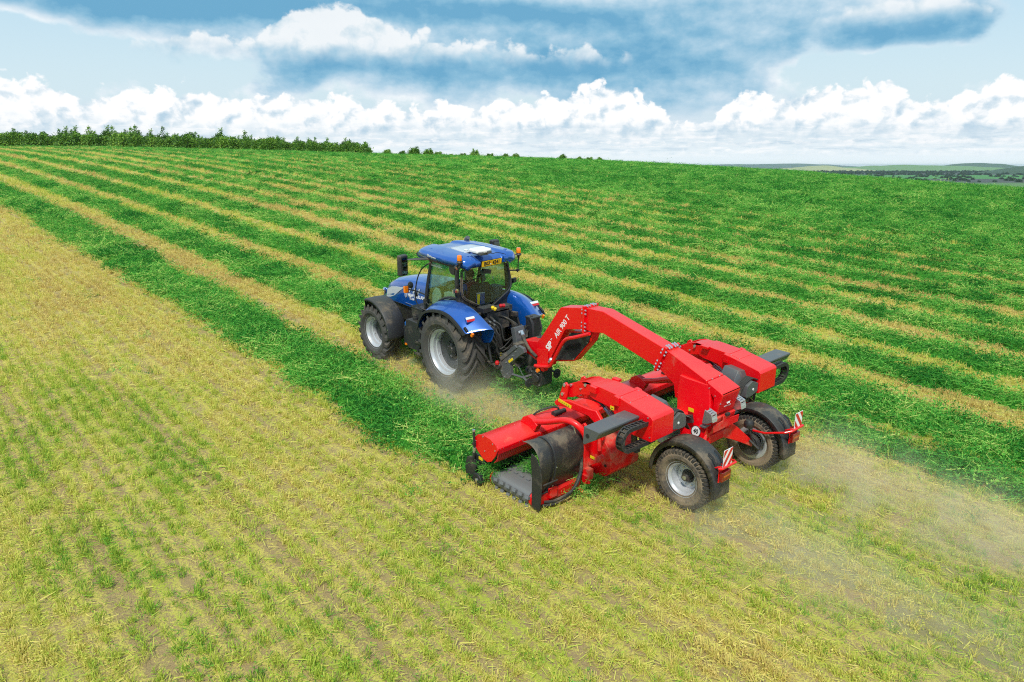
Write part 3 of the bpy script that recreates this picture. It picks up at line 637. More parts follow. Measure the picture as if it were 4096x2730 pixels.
# ---------------------------------------------------------------- a tyred wheel: part with tyre, rim, hub
def make_wheel(parent, c, Rr, width, rim_r, side, kind, spin=0.0):
    """c: wheel centre; side=+1 left, -1 right (outer face towards side)"""
    hw = width / 2; hl = .055 if kind == 'ag' else .022
    Rc = Rr - hl      # carcass
    sh = .90 if kind == 'ag' else .94
    prof = [(rim_r - .012, -hw * .74), (rim_r + .02, -hw * .80), (rim_r + .35 * (Rc - rim_r), -hw * .99), (rim_r + .62 * (Rc - rim_r), -hw * 1.0), (Rc - .055, -hw * sh), (Rc - .012, -hw * .80), (Rc, -hw * .45), (Rc + .004, 0)]
    prof = prof + [(r, -o) for r, o in prof[-2::-1]]
    mb = MB().lathe(prof, c, 'Y', 72)
    nl = 21 if kind == 'ag' else 44
    for sd in (-1, 1):
        for k in range(nl):
            ph = 2 * math.pi * (k + (0.5 if sd > 0 else 0)) / nl + spin
            dl = 2 * math.pi / nl * (1.55 if kind == 'ag' else .55)
            # from the centre line (leading) out to the shoulder and down the sidewall
            st = [(.02, 0.0, 0.0), (.22, .26, 0.0), (.52, .58, 0.0), (.80, .86, -.004), (.93, 1.0, -.022), (1.0 if kind == 'ag' else .955, 1.07, -.075 if kind == 'ag' else -.03)]
            rings = []
            for yy, tt, dr in st:
                a = ph - dl * tt; y = sd * hw * yy * (.97 if kind == 'ag' else 1.0); wl = (.040 if kind == 'ag' else .020) * (1 + .35 * yy); rt = Rr + dr; rb = Rc + dr - .012
                if yy > .9: rb = Rc + dr - .05
                da = wl / Rr; ring = []
                for aa, rr in ((a - da, rb), (a - da * .72, rt), (a + da * .72, rt), (a + da, rb)):
                    ring.append((c[0] + rr * math.cos(aa) * 1.0, c[1] + y, c[2] + rr * math.sin(aa)))
                rings.append(ring)
            # forward rotation is from +X over the top: angle decreases; the centre leads
            rings = [[(2 * c[0] - p[0], p[1], p[2]) for p in r] for r in rings] if kind == 'ag' else rings
            mb.loft(rings, mi=1)
    w = MB()
    # rim barrel: this is the wheel part itself
    o = side * hw
    def out(t): return side * t
    f = hw * .80
    if kind == 'ag':
        pr = [(rim_r + .022, f), (rim_r + .018, f - .012), (rim_r - .004, f - .02), (rim_r - .018, f - .06), (rim_r - .055, f - .085), (rim_r - .062, f - .15), (rim_r - .085, f - .165), (rim_r - .09, -f + .05), (rim_r + .01, -f)]
        dish_r, dish_y = rim_r - .088, f - .26
    else:
        pr = [(rim_r + .018, f), (rim_r + .012, f - .010), (rim_r - .006, f - .014), (rim_r - .018, f - .05), (rim_r - .040, f - .065), (rim_r - .046, f - .12), (rim_r - .058, f - .14), (rim_r - .062, -f + .04), (rim_r + .01, -f)]
        dish_r, dish_y = rim_r - .058, f - .20
    root = MB().lathe([(r, out(t)) for r, t in pr], c, 'Y', 64).build('wheel', M['silver'], parent, 0, angle=40, solid=.008, offset=0)
    mb.build('tyre', [M['rubber'], M['rubber']] if kind == 'ag' else [M['rubber_tan'], M['rubber_dark']], root, 0, angle=28)
    d = MB()
    if kind == 'ag':
        dp = [(dish_r + .004, dish_y), (dish_r - .02, dish_y + .012), (dish_r * .80, dish_y + .02), (dish_r * .62, dish_y - .02), (dish_r * .42, dish_y - .03), (.20, dish_y - .02)]
        d.lathe([(r, out(t)) for r, t in dp], c, 'Y', 48)
        d.build('rim_disc', M['disc'], root, 0, solid=.012, offset=0)
        hb = MB(); hb.lathe([(.002, out(dish_y + .085)), (.085, out(dish_y + .08)), (.10, out(dish_y + .05)), (.155, out(dish_y + .03)), (.165, out(dish_y - .01)), (.21, out(dish_y - .02))], c, 'Y', 32)
        for k in range(8):
            a = k * math.pi / 4 + .2; p = (c[0] + .185 * math.cos(a), c[1] + out(dish_y - .02), c[2] + .185 * math.sin(a)); hb.bolt(p, (0, side, 0), .016, .03)
        for k in range(6):
            a = k * math.pi / 3; p = (c[0] + .125 * math.cos(a), c[1] + out(dish_y + .025), c[2] + .125 * math.sin(a)); hb.box(p, (.045, .05, .045), (0, -a, 0))
        hb.build('hub', M['black_dusty'], root, 0, angle=40)
        # lugs that clamp the disc
        lg = MB()
        for k in range(8):
            a = k * math.pi / 4 + .35; rr = rim_r - .075; lg.box((c[0] + rr * math.cos(a), c[1] + out(f - .20), c[2] + rr * math.sin(a)), (.05, .035, .05), (0, -a, 0))
        lg.build('rim_lug', M['silver'], root, .006)
    else:
        dp = [(dish_r + .004, dish_y), (dish_r * .85, dish_y + .015), (.115, dish_y + .012), (.11, dish_y)]
        d.lathe([(r, out(t)) for r, t in dp], c, 'Y', 40).build('rim_disc', M['silver'], root, 0, solid=.01, offset=0)
        hb = MB(); hb.lathe([(.002, out(dish_y + .12)), (.055, out(dish_y + .118)), (.062, out(dish_y + .10)), (.095, out(dish_y + .05)), (.112, out(dish_y + .015)), (.114, out(dish_y - .02))], c, 'Y', 28); hb.build('hub', M['black_dusty'], root, 0)
        nb = MB()
        for k in range(8):
            a = k * math.pi / 4 + .2; nb.bolt((c[0] + .15 * math.cos(a), c[1] + out(dish_y + .012), c[2] + .15 * math.sin(a)), (0, side, 0), .014, .03)
        nb.build('wheel_nut', M['zinc'], root, 0)
        cp = MB(); cp.lathe([(.002, out(dish_y + .123)), (.034, out(dish_y + .121)), (.036, out(dish_y + .115))], c, 'Y', 20); cp.build('hub_cap', M['zinc'], root, 0)
    return root

# ================================================================ the tractor
def build_tractor():
    T = empty('tractor', (1.35, 0, 0), 'blue farm tractor with a glazed cab, pulling the red hay merger', 'tractor')
    HZ, FZ, WB = .85, .66, 2.70
    for sd in (1, -1):
        make_wheel(T, (0, sd * .80, HZ), .885, .63, .515, sd, 'ag', .1 if sd > 0 else .2)
        make_wheel(T, (WB, sd * .93, FZ), .675, .50, .385, sd, 'ag', .3)
    # --- driveline, axles, chassis
    b = MB()
    b.prism([(-.45, .62), (-.45, 1.15), (.3, 1.30), (1.2, 1.25), (2.1, 1.20), (3.2, 1.15), (3.3, .75), (2.3, .70), (1.2, .55), (.3, .50)], -.24, .24)
    b.tube([(0, -.62, HZ), (0, -.2, HZ), (0, .2, HZ), (0, .62, HZ)], [.14, .22, .22, .14], 18)
    b.tube([(WB, -.75, FZ), (WB, -.2, FZ), (WB, .2, FZ), (WB, .75, FZ)], [.10, .13, .13, .10], 14)
    b.box((.15, 0, 1.45), (.9, .75, .35)); b.box((-.35, 0, 1.35), (.3, .55, .5))
    b.build('chassis', M['black_dusty'], T, .015)
    # --- bonnet
    st = [  # x, half width at bottom, half width at shoulder, z bottom, z shoulder, z top
        (1.02, .44, .42, 1.28, 1.92, 2.06), (1.6, .44, .425, 1.27, 1.89, 2.03), (2.1, .435, .42, 1.27, 1.84, 1.985), (2.5, .43, .41, 1.27, 1.78, 1.925), (2.85, .42, .39, 1.26, 1.69, 1.84), (3.15, .40, .36, 1.22, 1.56, 1.71), (3.38, .36, .31, 1.16, 1.40, 1.53), (3.50, .30, .25, 1.10, 1.26, 1.34)]
    rings = []
    for x, wb, ws, zb, zs, zt in st:
        half = [(wb, zb), (wb + .008, zb + (zs - zb) * .45), (ws + .006, zs - .03), (ws - .035, zs + (zt - zs) * .52), (ws * .62, zt - .012), (ws * .25, zt)]
        rings.append([(x, y, z) for y, z in half] + [(x, -y, z) for y, z in half[::-1]])
    hood = MB().loft(rings).build('bonnet', M['blue'], T, .012, 2, 40)
    # side grille louvres, headlamp flank, seam
    for sd in (1, -1):
        m = MB()
        for k in range(3):
            x = 2.16 - k * .17; m.prism([(x, 1.62 + .02), (x - .055, 1.62 + .02), (x - .16, 1.80), (x - .115, 1.80)], sd * .437, sd * .447)
        m.build('bonnet_vent', M['grey_light'], hood, 0)
        m = MB(); yo = lambda x: sd * (.432 if x < 2.6 else .432 - (x - 2.6) * .07)
        poly = [(3.20, 1.30), (3.16, 1.50), (2.98, 1.60), (2.72, 1.655), (2.36, 1.70), (2.55, 1.58), (2.80, 1.42), (3.0, 1.34)]
        n = len(poly); V = [(x, yo(x) - sd * .02 - sd * max(0, z - 1.55) * .12, z) for x, z in poly] + [(x, yo(x) + sd * .014 - sd * max(0, z - 1.55) * .12, z) for x, z in poly]
        m.add(V, [tuple(range(n))[::-1], tuple(range(n, 2 * n))] + [(i, (i + 1) % n, n + (i + 1) % n, n + i) for i in range(n)])
        m.build('headlamp_flank', M['grey_light'], hood, .004)
        m = MB(); m.prism([(1.05, 1.34), (2.3, 1.34), (2.3, 1.352), (1.05, 1.352)], sd * .435, sd * .450); m.prism([(2.28, 1.70), (2.12, 1.70), (2.10, 1.722), (2.28, 1.722)], sd * .425, sd * .447); m.build('bonnet_trim', M['zinc'], hood, 0)
    lettering('NEW HOLLAND', .105, (1.795, .449, 1.590), (-1, 0, .07), (0, 0, 1), M['white_paint'], hood, 'lettering', .004)
    lettering('T6.180', .070, (2.02, .449, 1.495), (-1, 0, .03), (0, 0, 1), M['white_paint'], hood, 'lettering', .002, shear=.2)
    e = MB(); e.loft([[(2.27 + .045 * math.cos(t), yv, 1.548 + .066 * math.sin(t)) for t in [2 * math.pi * k / 24 for k in range(24)]] for yv in (.440, .456)]); e.build('emblem_badge', M['grey_light'], hood)
    e = MB()
    for k in (-1, 1):
        for j in range(3): e.prism([(2.27 + k * .004, 1.500 + j * .026), (2.27 + k * .034, 1.532 + j * .026), (2.27 + k * .034, 1.542 + j * .026), (2.27 + k * .004, 1.510 + j * .026)], .456, .459)
    e.build('emblem_leaf', M['blue'], hood)
    # front linkage block, headlight and weights seen past the bonnet
    b = MB(); b.box((3.45, 0, .95), (.35, .7, .45)); b.box((3.75, 0, .85), (.3, .9, .22)); b.box((3.42, .30, 1.32), (.05, .05, .30)); b.tube([(3.42, .30, 1.42), (3.25, .44, 1.34), (3.05, .5, 1.20)], .018, 6); b.build('front_linkage', M['black'], T, .01)
    b = MB(); b.lathe([(.002, -.05), (.05, -.045), (.062, 0), (.05, .03), (.002, .035)], (3.44, .30, 1.42), 'X', 14); b.build('front_lamp', M['chrome'], T)
    # --- engine sides under the bonnet
    b = MB(); b.box((1.9, 0, 1.12), (1.7, .62, .40)); b.box((2.45, 0, 1.05), (1.1, .74, .36)); b.build('engine', M['black_dusty'], T, .02)
    # --- left hand tank, battery box and step
    b = MB(); b.prism([(1.02, 1.22), (1.52, 1.22), (1.60, 1.18), (1.62, .62), (1.50, .52), (1.12, .55), (1.02, .70)], .55, .93); b.prism([(1.60, 1.05), (1.74, 1.0), (1.74, .58), (1.61, .56)], .60, .90)
    tank = b.build('fuel_tank', M['black'], T, .02)
    b = MB(); b.cyl((1.36, .80, 1.22), (1.36, .80, 1.28), .065, 18); b.cyl((1.36, .80, 1.28), (1.36, .80, 1.33), .055, 14); b.build('filler_cap', M['black'], tank, .005)
    b = MB(); b.cyl((1.67, .84, 1.02), (1.67, .84, 1.09), .05, 14); b.cyl((1.67, .84, 1.09), (1.67, .84, 1.11), .04, 14); b.build('filler_cap', plain('blue_cap', (.02, .16, .50), .45), tank, .005)
    b = MB(); b.box((1.60, .935, .60), (.07, .02, .04)); b.build('side_marker', M['amber'], tank)
    b = MB(); b.box((1.30, .60, 1.36), (.44, .40, .22)); b.box((1.30, .60, 1.49), (.47, .43, .04)); b.build('battery_box', M['black'], T, .012)
    b = MB()
    for z, y in ((.50, .90), (.75, .86), (1.0, .80)): b.box((1.02, y, z), (.34, .20, .03)); b.box((1.02, y + .10, z + .02), (.34, .012, .05))
    b.tube([(.88, .92, .45), (.88, .80, 1.25)], .018, 6); b.tube([(1.17, .92, .45), (1.17, .80, 1.25)], .018, 6); b.build('step', M['black_dusty'], T, .004)
    # --- front fenders
    for sd in (1, -1):
        rows = []
        a = [20 + 162 * i / 26 for i in range(27)]
        for ang in a:
            ca, sa = math.cos(R_(ang)), math.sin(R_(ang)); R0 = .80 + .02 * math.cos(R_(ang - 90)); r = []
            yo = 1.20 if ang > 74 else 1.20 - (74 - ang) * .0072
            for y, dr in ((.70, -.02), (.72, .0), (.95, .012), (yo - .02, .0), (yo, -.015), (yo + .004, -.055)): r.append((WB + (R0 + dr) * ca, sd * min(y, yo + .004), FZ + (R0 + dr) * sa))
            rows.append(r)
        fr = MB().grid(rows).build('front_fender', M['black'], T, 0, angle=50, solid=.012)
        b = MB(); b.tube([(WB, sd * .55, FZ + .1), (WB - .1, sd * .70, FZ + .5), (WB - .1, sd * .80, FZ + .78)], .03, 8); b.build('bracket', M['black'], fr)
        b = MB(); b.bolt((WB - .77, sd * 1.203, FZ + .25), (0, sd, 0), .012, .01); b.build('bolt', M['zinc'], fr)
    # --- rear fenders
    outer = [(.86, 1.18), (.74, 1.44), (.52, 1.66), (.10, 1.775), (-.30, 1.765), (-.62, 1.63), (-.86, 1.47)]
    mid = [(.92, 1.20), (.82, 1.52), (.60, 1.745), (.17, 1.875), (-.22, 1.89), (-.62, 1.79), (-.98, 1.52)]
    crest = [(.97, 1.22), (.88, 1.56), (.66, 1.79), (.22, 1.925), (-.18, 1.955), (-.66, 1.88), (-1.17, 1.575)]
    inn = [(.97, 1.18), (.88, 1.50), (.66, 1.72), (.22, 1.84), (-.18, 1.86), (-.66, 1.74), (-1.20, 1.545)]
    low = [(.85, 1.0), (.70, 1.1), (.5, 1.12), (.18, 1.12), (-.15, 1.12), (-.60, 1.10), (-1.02, 1.20)]
    def sp(l): return smooth_path([(x, 0, z) for x, z in l], 5)
    for sd in (1, -1):
        cols = [sp(low), sp(inn), sp(crest), sp(mid), sp(outer)]; ys = [.54, .56, .66, .90, 1.10]
        rows = []
        for i in range(len(cols[0])):
            r = []
            for c_, y in zip(cols, ys): r.append((c_[i].x, sd * y, c_[i].z))
            rows.append(r)
        fr = MB().grid(rows).build('rear_fender', M['blue'], T, 0, solid=.02, sub=2)
        # rubber edge
        m = MB(); e = sp(outer); rr = []
        for p in e:
            d = Vector((p.x, 0, p.z - HZ)).normalized()
            rr.append([(p.x + d.x * .012, sd * 1.09, p.z + d.z * .012), (p.x + d.x * .018, sd * 1.135, p.z + d.z * .002), (p.x - d.x * .045, sd * 1.14, p.z - d.z * .045), (p.x - d.x * .045, sd * 1.12, p.z - d.z * .045), (p.x - d.x * .01, sd * 1.10, p.z - d.z * .01)])
        m.loft(rr).build('fender_edge', M['rubber_clean'], fr, 0)
        # tail light on the rounded back
        n = Vector((-.80, sd * .12, .58)).normalized(); c0 = Vector((-.735, sd * .88, 1.705)) + n * .035; ty = Vector((.06, 1, 0)).normalized(); tz = ty.cross(n) * (1 if ty.cross(n).z > 0 else -1)
        def pad(w, h, d, off, mi, mbx): 
            V = [c0 + ty * (a * w) + tz * (b_ * h + off) + n * cc for cc in (-.03, d) for a, b_ in ((-1, -1), (1, -1), (1, 1), (-1, 1))]
            return mbx.add(V, [(0, 3, 2, 1), (4, 5, 6, 7), (0, 1, 5, 4), (1, 2, 6, 5), (2, 3, 7, 6), (3, 0, 4, 7)], mi)
        tl = pad(.115, .062, .018, 0, 0, MB()).build('tail_light', M['blue'], fr, .012)
        pad(.105, .028, .03, .026, 0, MB()).build('indicator_lens', M['clear_lens'], tl, .008); pad(.105, .026, .03, -.028, 0, MB()).build('brake_lens', M['red_lens'], tl, .008)
        m = MB(); m.box((-.95, sd * .985, 1.462), (.05, .045, .075), (0, -.5, 0)); m.build('reflector', M['amber'], fr)
        m = MB()
        for k in range(3): m.box((-.80 - k * .032, sd * 1.055, 1.585 - k * .02), (.028, .05, .05), (0, -.6, 0))
        m.build('button', M['black'], fr, .004)
    # --- cab frame
    cab = MB()
    for sd in (1, -1):
        cab.tube([(1.12, sd * .70, 1.30), (1.04, sd * .715, 1.75), (.90, sd * .715, 2.30), (.80, sd * .70, 2.72)], [.045, .042, .036, .036], 8)      # A pillar
        cab.tube([(-.14, sd * .66, 1.85), (-.10, sd * .69, 2.05), (-.07, sd * .68, 2.40), (-.05, sd * .66, 2.72)], [.06, .058, .05, .05], 8)            # C pillar
        cab.tube([(.80, sd * .70, 2.70), (-.06, sd * .66, 2.70)], .04, 8)
        cab.tube(smooth_path([(1.10, sd * .71, 1.32), (.86, sd * .71, 1.42), (.72, sd * .71, 1.66), (.50, sd * .71, 1.84), (.2, sd * .70, 1.96), (-.14, sd * .68, 2.0)], 4), .028, 6)   # sill along the fender
        cab.prism([(1.10, 1.05), (1.12, 1.34), (.85, 1.40), (.72, 1.62), (.50, 1.80), (.2, 1.92), (-.14, 1.95), (-.20, 1.60), (-.05, 1.05)], sd * .60, sd * .66)
    cab.tube([(.80, -.70, 2.70), (.80, .70, 2.70)], .045, 8); cab.tube([(-.05, -.66, 2.70), (-.05, .66, 2.70)], .05, 8)
    cab.prism([(1.05, 1.1), (1.08, 1.95), (1.02, 2.0), (.98, 1.1)], -.66, .66)
    cab.box((.5, 0, 1.28), (1.2, 1.25, .12))
    cab.build('cab_frame', M['black'], T, .008)
    b = MB(); b.prism([(-.60, 1.70), (-.66, 1.93), (-.62, 2.02), (-.145, 1.70), (.145, 1.70), (.62, 2.02), (.66, 1.93), (.60, 1.70), (.5, 1.35), (-.5, 1.35)], -.22, -.15, 'X'); b.build('cab_back_wall', M['black'], T, .01)
    # --- windows
    rw = [(-.56, 2.62), (.56, 2.62), (.62, 2.55), (.665, 2.18), (.65, 2.06), (.58, 1.985), (.145, 1.735), (-.145, 1.735), (-.58, 1.985), (-.65, 2.06), (-.665, 2.18), (-.62, 2.55)]
    def rx(z): return -.155 - .10 * math.exp(-((z - 1.85) / .45) ** 2)
    m = MB(); n = len(rw)
    m.add([(rx(z), y, z) for y, z in rw] + [(rx(z) + .008, y, z) for y, z in rw], [tuple(range(n)), tuple(range(n, 2 * n))[::-1]] + [(i, (i + 1) % n, n + (i + 1) % n, n + i) for i in range(n)])
    rwin = m.build('rear_window', M['glass_dark'], T, 0)
    pth = [(rx(z) - .012, y, z) for y, z in rw]; m = MB().tube(pth + [pth[0]], .016, 6).tube([(rx(z) - .004, y * 1.045, 2.17 + (z - 2.17) * 1.05) for y, z in rw] + [(rx(rw[0][1]) - .004, rw[0][0] * 1.045, 2.17 + (rw[0][1] - 2.17) * 1.05)], .012, 6); m.build('window_frame', M['black_dusty'], rwin)
    m = MB(); m.tube([(-.215, .575, 2.315), (-.215, -.07, 2.475)], .008, 6); m.box((-.19, -.02, 2.49), (.09, .20, .09), (.25, 0, 0)); m.build('wiper', M['black'], rwin, .01)
    for sd in (1, -1):
        pl = [(1.06, 1.36), (.90, 1.42), (.74, 1.67), (.51, 1.85), (.2, 1.97), (-.12, 2.01), (-.06, 2.40), (-.03, 2.68), (.80, 2.68), (.91, 2.30), (1.04, 1.75)]
        yy = lambda z: sd * (.712 if z < 2.3 else .712 - (z - 2.3) * .06)
        m = MB(); n = len(pl); m.add([(x, yy(z), z) for x, z in pl] + [(x, yy(z) - sd * .008, z) for x, z in pl], [tuple(range(n))[::-1], tuple(range(n, 2 * n))] + [(i, (i + 1) % n, n + (i + 1) % n, n + i) for i in range(n)])
        dr = m.build('door', M['glass_green'], T, 0)
        m = MB(); m.tube([(1.08, sd * .725, 1.33), (1.06, sd * .735, 1.62), (.99, sd * .735, 2.0), (.90, sd * .735, 2.30), (.80, sd * .72, 2.70)], .022, 6); m.box((1.03, sd * .745, 1.70), (.10, .05, .10)); m.tube([(1.0, sd * .75, 1.70), (.86, sd * .77, 1.66)], .012, 6); m.build('door_frame', M['black'], dr, .005)
        m = MB(); m.box((-.03, sd * .74, 2.14), (.03, .05, .08)); m.tube([(-.05, sd * .72, 2.14), (-.10, sd * .70, 2.12)], .01, 6); m.build('door_hinge', M['zinc'], dr)
        m = MB(); m.prism([(-.07, 2.66), (.13, 2.66), (.12, 2.55), (.04, 2.49), (-.05, 2.50)], sd * .722, sd * .735); m.build('door_latch_cover', M['black'], dr, .006)
        if sd > 0: lettering('AGROTEC', .085, (.60, .712, 2.575), (-1, 0, 0), (0, 0, 1), M['grey_light'], dr, 'lettering', .001)
    m = MB(); m.add([(1.0, -.66, 1.98), (1.0, .66, 1.98), (.84, .66, 2.68), (.84, -.66, 2.68)], [(0, 1, 2, 3)]); m.build('windscreen', M['glass_green'], T, 0, solid=.008)
    # --- roof
    nu, nv = 30, 64; top = []; 
    def outline(t):      # half width along the roof
        return float(np.interp(t, [-.42, -.36, -.2, .2, .7, 1.1, 1.3, 1.42], [.54, .68, .76, .81, .81, .77, .71, .58]))
    def back(y):         # rear edge with the number-plate bay between two lobes
        return float(np.interp(abs(y), [0, .28, .345, .40, .66, .8], [-.335, -.335, -.345, -.42, -.40, -.30]))
    def rz(x, v):
        a = abs(v); z = 2.920 - .075 * a ** 3.4 - .03 * max(0, (x - .75) / .65) ** 2 - .022 * max(0, (-x - .05) / .35)
        w = .40 - .13 * max(0, min(1, (x + .35) / 1.4))       # channel between the shoulders widens to the back
        z -= .042 * (1 / (1 + math.exp((a - w - .04) / .012)))
        return z
    rows = []; rim = []
    for i in range(nu + 1):
        t = i / nu; r = []
        for j in range(nv + 1):
            v = -1 + 2 * j / nv; vv = math.copysign(abs(v) ** .9, v)
            x1 = 1.40 - .10 * abs(v) ** 3; y_ = vv * .8; x0 = back(y_ * .86)
            x = x0 + (x1 - x0) * t; y = vv * outline(x); z = rz(x, v)
            ed = min(t, 1 - t) ; z -= .055 * max(0, 1 - ed / .06) ** 2
            if t < .12: z -= .05 * (1 - t / .12) * (1 if abs(y) < .33 else (.75 if abs(y) < .44 else .1))
            if abs(v) > .94: z -= .03 * ((abs(v) - .94) / .06)
            r.append((x, y, z))
        rows.append(r)
    b = MB().grid(rows)
    def loop(scale, dz, zmin=None):
        L = rows[0] + [r[-1] for r in rows[1:-1]] + rows[-1][::-1] + [r[0] for r in rows[-2:0:-1]]
        return [(.5 + (x - .5) * scale, y * scale, z + dz) for x, y, z in L]
    b.loft([loop(1.0, 0), loop(1.012, -.03), loop(1.0, -.075), loop(.93, -.12)], cap=False)
    roof = b.build('roof', M['blue'], T, 0, angle=50)
    m = MB(); m.prism([(x, y) for x, y, z in loop(.925, 0)], 2.655, 2.72, 'Z'); m.build('roof_lining', M['black'], roof)
    m = MB(); rr = []
    for i in range(9):
        x = .06 + i * .075; w = .30 + .10 * (1 - i / 8); rr.append([(x, y, 2.905 + .012 * (1 - (y / .4) ** 2)) for y in np.linspace(-w, w, 7)])
    m.grid(rr).build('roof_hatch', M['grey_light'], roof, 0, solid=.02)
    m = MB()
    for y in (.25, -.22): m.box((.16 + .0, y, 2.930), (.09, .05, .03))
    m.build('hatch_clip', M['white'], roof, .01)
    m = MB()
    for x, y in ((-.12, .60), (.45, .66), (.95, .60), (-.12, -.60), (.45, -.66), (.95, -.60), (-.2, .50), (-.2, -.5)): m.box((x, y, rz(x, y / .8) - .005), (.11, .028, .022), (0, .1, 0))
    m.build('roof_rib', M['blue'], roof, .008)
    lettering('Blue', .085, (.70, .832, 2.80), (-1, 0, 0), (0, .35, 1), M['white_paint'], roof, 'lettering', .002, shear=.3); lettering('power', .06, (.54, .832, 2.785), (-1, 0, -.05), (0, .35, 1), M['white_paint'], roof, 'lettering', .002, shear=.3)
    # number plate
    m = MB(); m.box((-.395, 0, 2.715), (.012, .53, .115), (0, -.12, 0)); pl = m.build('number_plate', M['plate_yellow'], T, .003)
    m = MB(); m.box((-.385, 0, 2.715), (.012, .55, .135), (0, -.12, 0)); m.box((-.34, 0, 2.70), (.09, .50, .11)); m.build('plate_holder', M['ink'], pl)
    nrm = (-math.cos(.12), 0, math.sin(.12))
    lettering('B03', .115, (-.4025, .135, 2.714), (0, -1, 0), (-.12, 0, 1), M['ink'], pl, 'lettering', .003, sx=.88); lettering('4241', .115, (-.4025, -.115, 2.714), (0, -1, 0), (-.12, 0, 1), M['ink'], pl, 'lettering', .003, sx=.88)
    m = MB(); m.lathe([(.001, -.009), (.013, -.009), (.013, 0)], (-.399, .035, 2.735), 'X', 10); m.build('sticker', M['red_lens'], pl); m = MB(); m.lathe([(.001, -.009), (.013, -.009), (.013, 0)], (-.397, .033, 2.695), 'X', 10); m.build('sticker', M['grey_light'], pl)
    # GPS receiver
    m = MB(); m.prism([(-.42, .02), (-.45, .10), (-.45, .30), (-.40, .40), (-.15, .41), (-.10, .36), (-.10, .06), (-.15, .01)], 2.95, 3.03, 'Z'); g = m.build('satellite_receiver', M['white'], T, .03, 3)
    m = MB(); m.box((-.27, .21, 2.93), (.30, .20, .05)); m.box((-.45, .33, 2.965), (.06, .10, .05)); m.box((-.46, .12, 2.965), (.05, .10, .06)); m.build('receiver_foot', M['grey_dark'], g, .008)
    m = MB(); m.tube(smooth_path([(-.46, .12, 2.96), (-.50, .05, 2.93), (-.46, -.05, 2.93), (-.42, -.20, 2.90), (-.44, -.35, 2.85)], 5), .007, 5); m.build('cable', M['ink'], g)
    # --- work lamps, beacons
    for sd in (1, -1):
        for k, (x, y, z) in enumerate(((-.22, .80, 2.70), (-.27, .60, 2.675), (-.27, .47, 2.665), (1.36, .64, 2.70))):
            f = 1 if x > 0 else -1
            m = MB(); m.lathe([(.002, -.04 * f), (.035, -.035 * f), (.05, .0), (.05, .025 * f)], (x, sd * y, z), 'X', 14); w = m.build('work_lamp', M['black'], T)
            m = MB(); m.lathe([(.002, .030 * f), (.044, .028 * f), (.046, .02 * f)], (x, sd * y, z), 'X', 14); m.build('lamp_lens', M['chrome'], w)
    for sd in (1, -1):
        x, y, z = (-.30, .775, 2.80) if sd > 0 else (-.17, -.95, 2.70)
        m = MB(); m.lathe([(.002, 0), (.062, 0), (.066, .02), (.045, .045), (.045, .055)], (x, y, z), 'Z', 18); m.cyl((x, y, z - .09), (x, y, z), .02, 10, r1=.03)
        if sd > 0: m.tube([(x, y, z - .08), (-.20, .75, 2.60), (-.16, .735, 2.30)], .018, 8); m.box((-.14, .72, 2.30), (.06, .06, .05)); m.tube([(x + .02, y, z - .05), (-.1, .70, 2.66)], .025, 6)
        else: m.tube([(x, y, z - .09), (x + .02, y, 2.38), (x + .02, y + .01, 2.32)], .012, 8); m.tube([(x + .02, y, 2.36), (-.06, -.68, 2.38)], .016, 6); m.box((x + .02, y, 2.36), (.05, .06, .05))
        bc = m.build('beacon', M['black'], T)
        m = MB(); m.lathe([(.050, .055), (.052, .08), (.050, .145), (.040, .168), (.002, .172)], (x, y, z), 'Z', 18); m.build('amber_dome', M['amber'], bc)
    # rear side lamp on a bar, left
    m = MB(); m.tube([(-.13, .72, 2.02), (-.16, .80, 2.10), (-.17, .80, 2.18)], .014, 6); m.lathe([(.002, .05), (.04, .04), (.052, 0), (.052, -.03)], (-.19, .80, 2.20), 'X', 14); lp = m.build('side_lamp', M['black'], T)
    m = MB(); m.lathe([(.002, -.038), (.046, -.034), (.048, -.028)], (-.19, .80, 2.20), 'X', 14); m.build('lamp_lens', M['chrome'], lp)
    m = MB(); m.tube([(-.08, -.69, 2.12), (-.02, -.88, 2.03), (0, -.95, 2.06)], .012, 6); m.box((0, -.97, 2.10), (.06, .13, .10), (0, 0, .3)); m.build('side_camera', M['black'], T, .012)
    # --- mirrors
    for sd in (1, -1):
        m = MB(); m.tube([(.80, sd * .72, 2.70), (.90, sd * .95, 2.71), (1.04, sd * 1.20, 2.71)], [.06, .055, .03], 8, flat=.55); ar = m.build('mirror', M['black'], T, 0)
        m = MB(); m.prism([(.99, 1.18), (.97, 1.37), (1.02, 1.41), (1.12, 1.38), (1.14, 1.21), (1.08, 1.16)], 2.38, 2.82, 'Z')
        if sd < 0: m.mirror()
        m.V = [(x - (z - 2.6) * -.04, y - sd * (z - 2.6) * .05, z) for x, y, z in m.V]
        hd = m.build('mirror_housing', M['black'], ar, .03, 3)
        m = MB(); m.box((.967, sd * 1.285, 2.66), (.008, .15, .24), (0, .12, .16 * sd)); m.box((.967, sd * 1.295, 2.45), (.008, .14, .10), (0, .2, .16 * sd)); m.build('mirror_glass', M['mirror'], ar, .003)
    # front indicator on its stalk, cab hand rail
    m = MB(); m.tube([(1.02, .74, 1.86), (1.3, .80, 1.90), (1.52, .86, 1.90)], .018, 6); m.box((1.30, .80, 1.82), (.06, .05, .10)); m.lathe([(.002, -.05), (.06, -.04), (.085, 0), (.06, .04), (.002, .05)], (1.42, .86, 2.02), 'Y', 14); m.box((1.56, .88, 1.90), (.05, .10, .17)); st_ = m.build('indicator_stalk', M['black'], T, .008)
    m = MB(); m.box((1.555, .935, 1.90), (.07, .02, .15)); m.box((1.530, .89, 1.90), (.012, .08, .15)); m.build('indicator_lens', M['amber'], st_, .006)
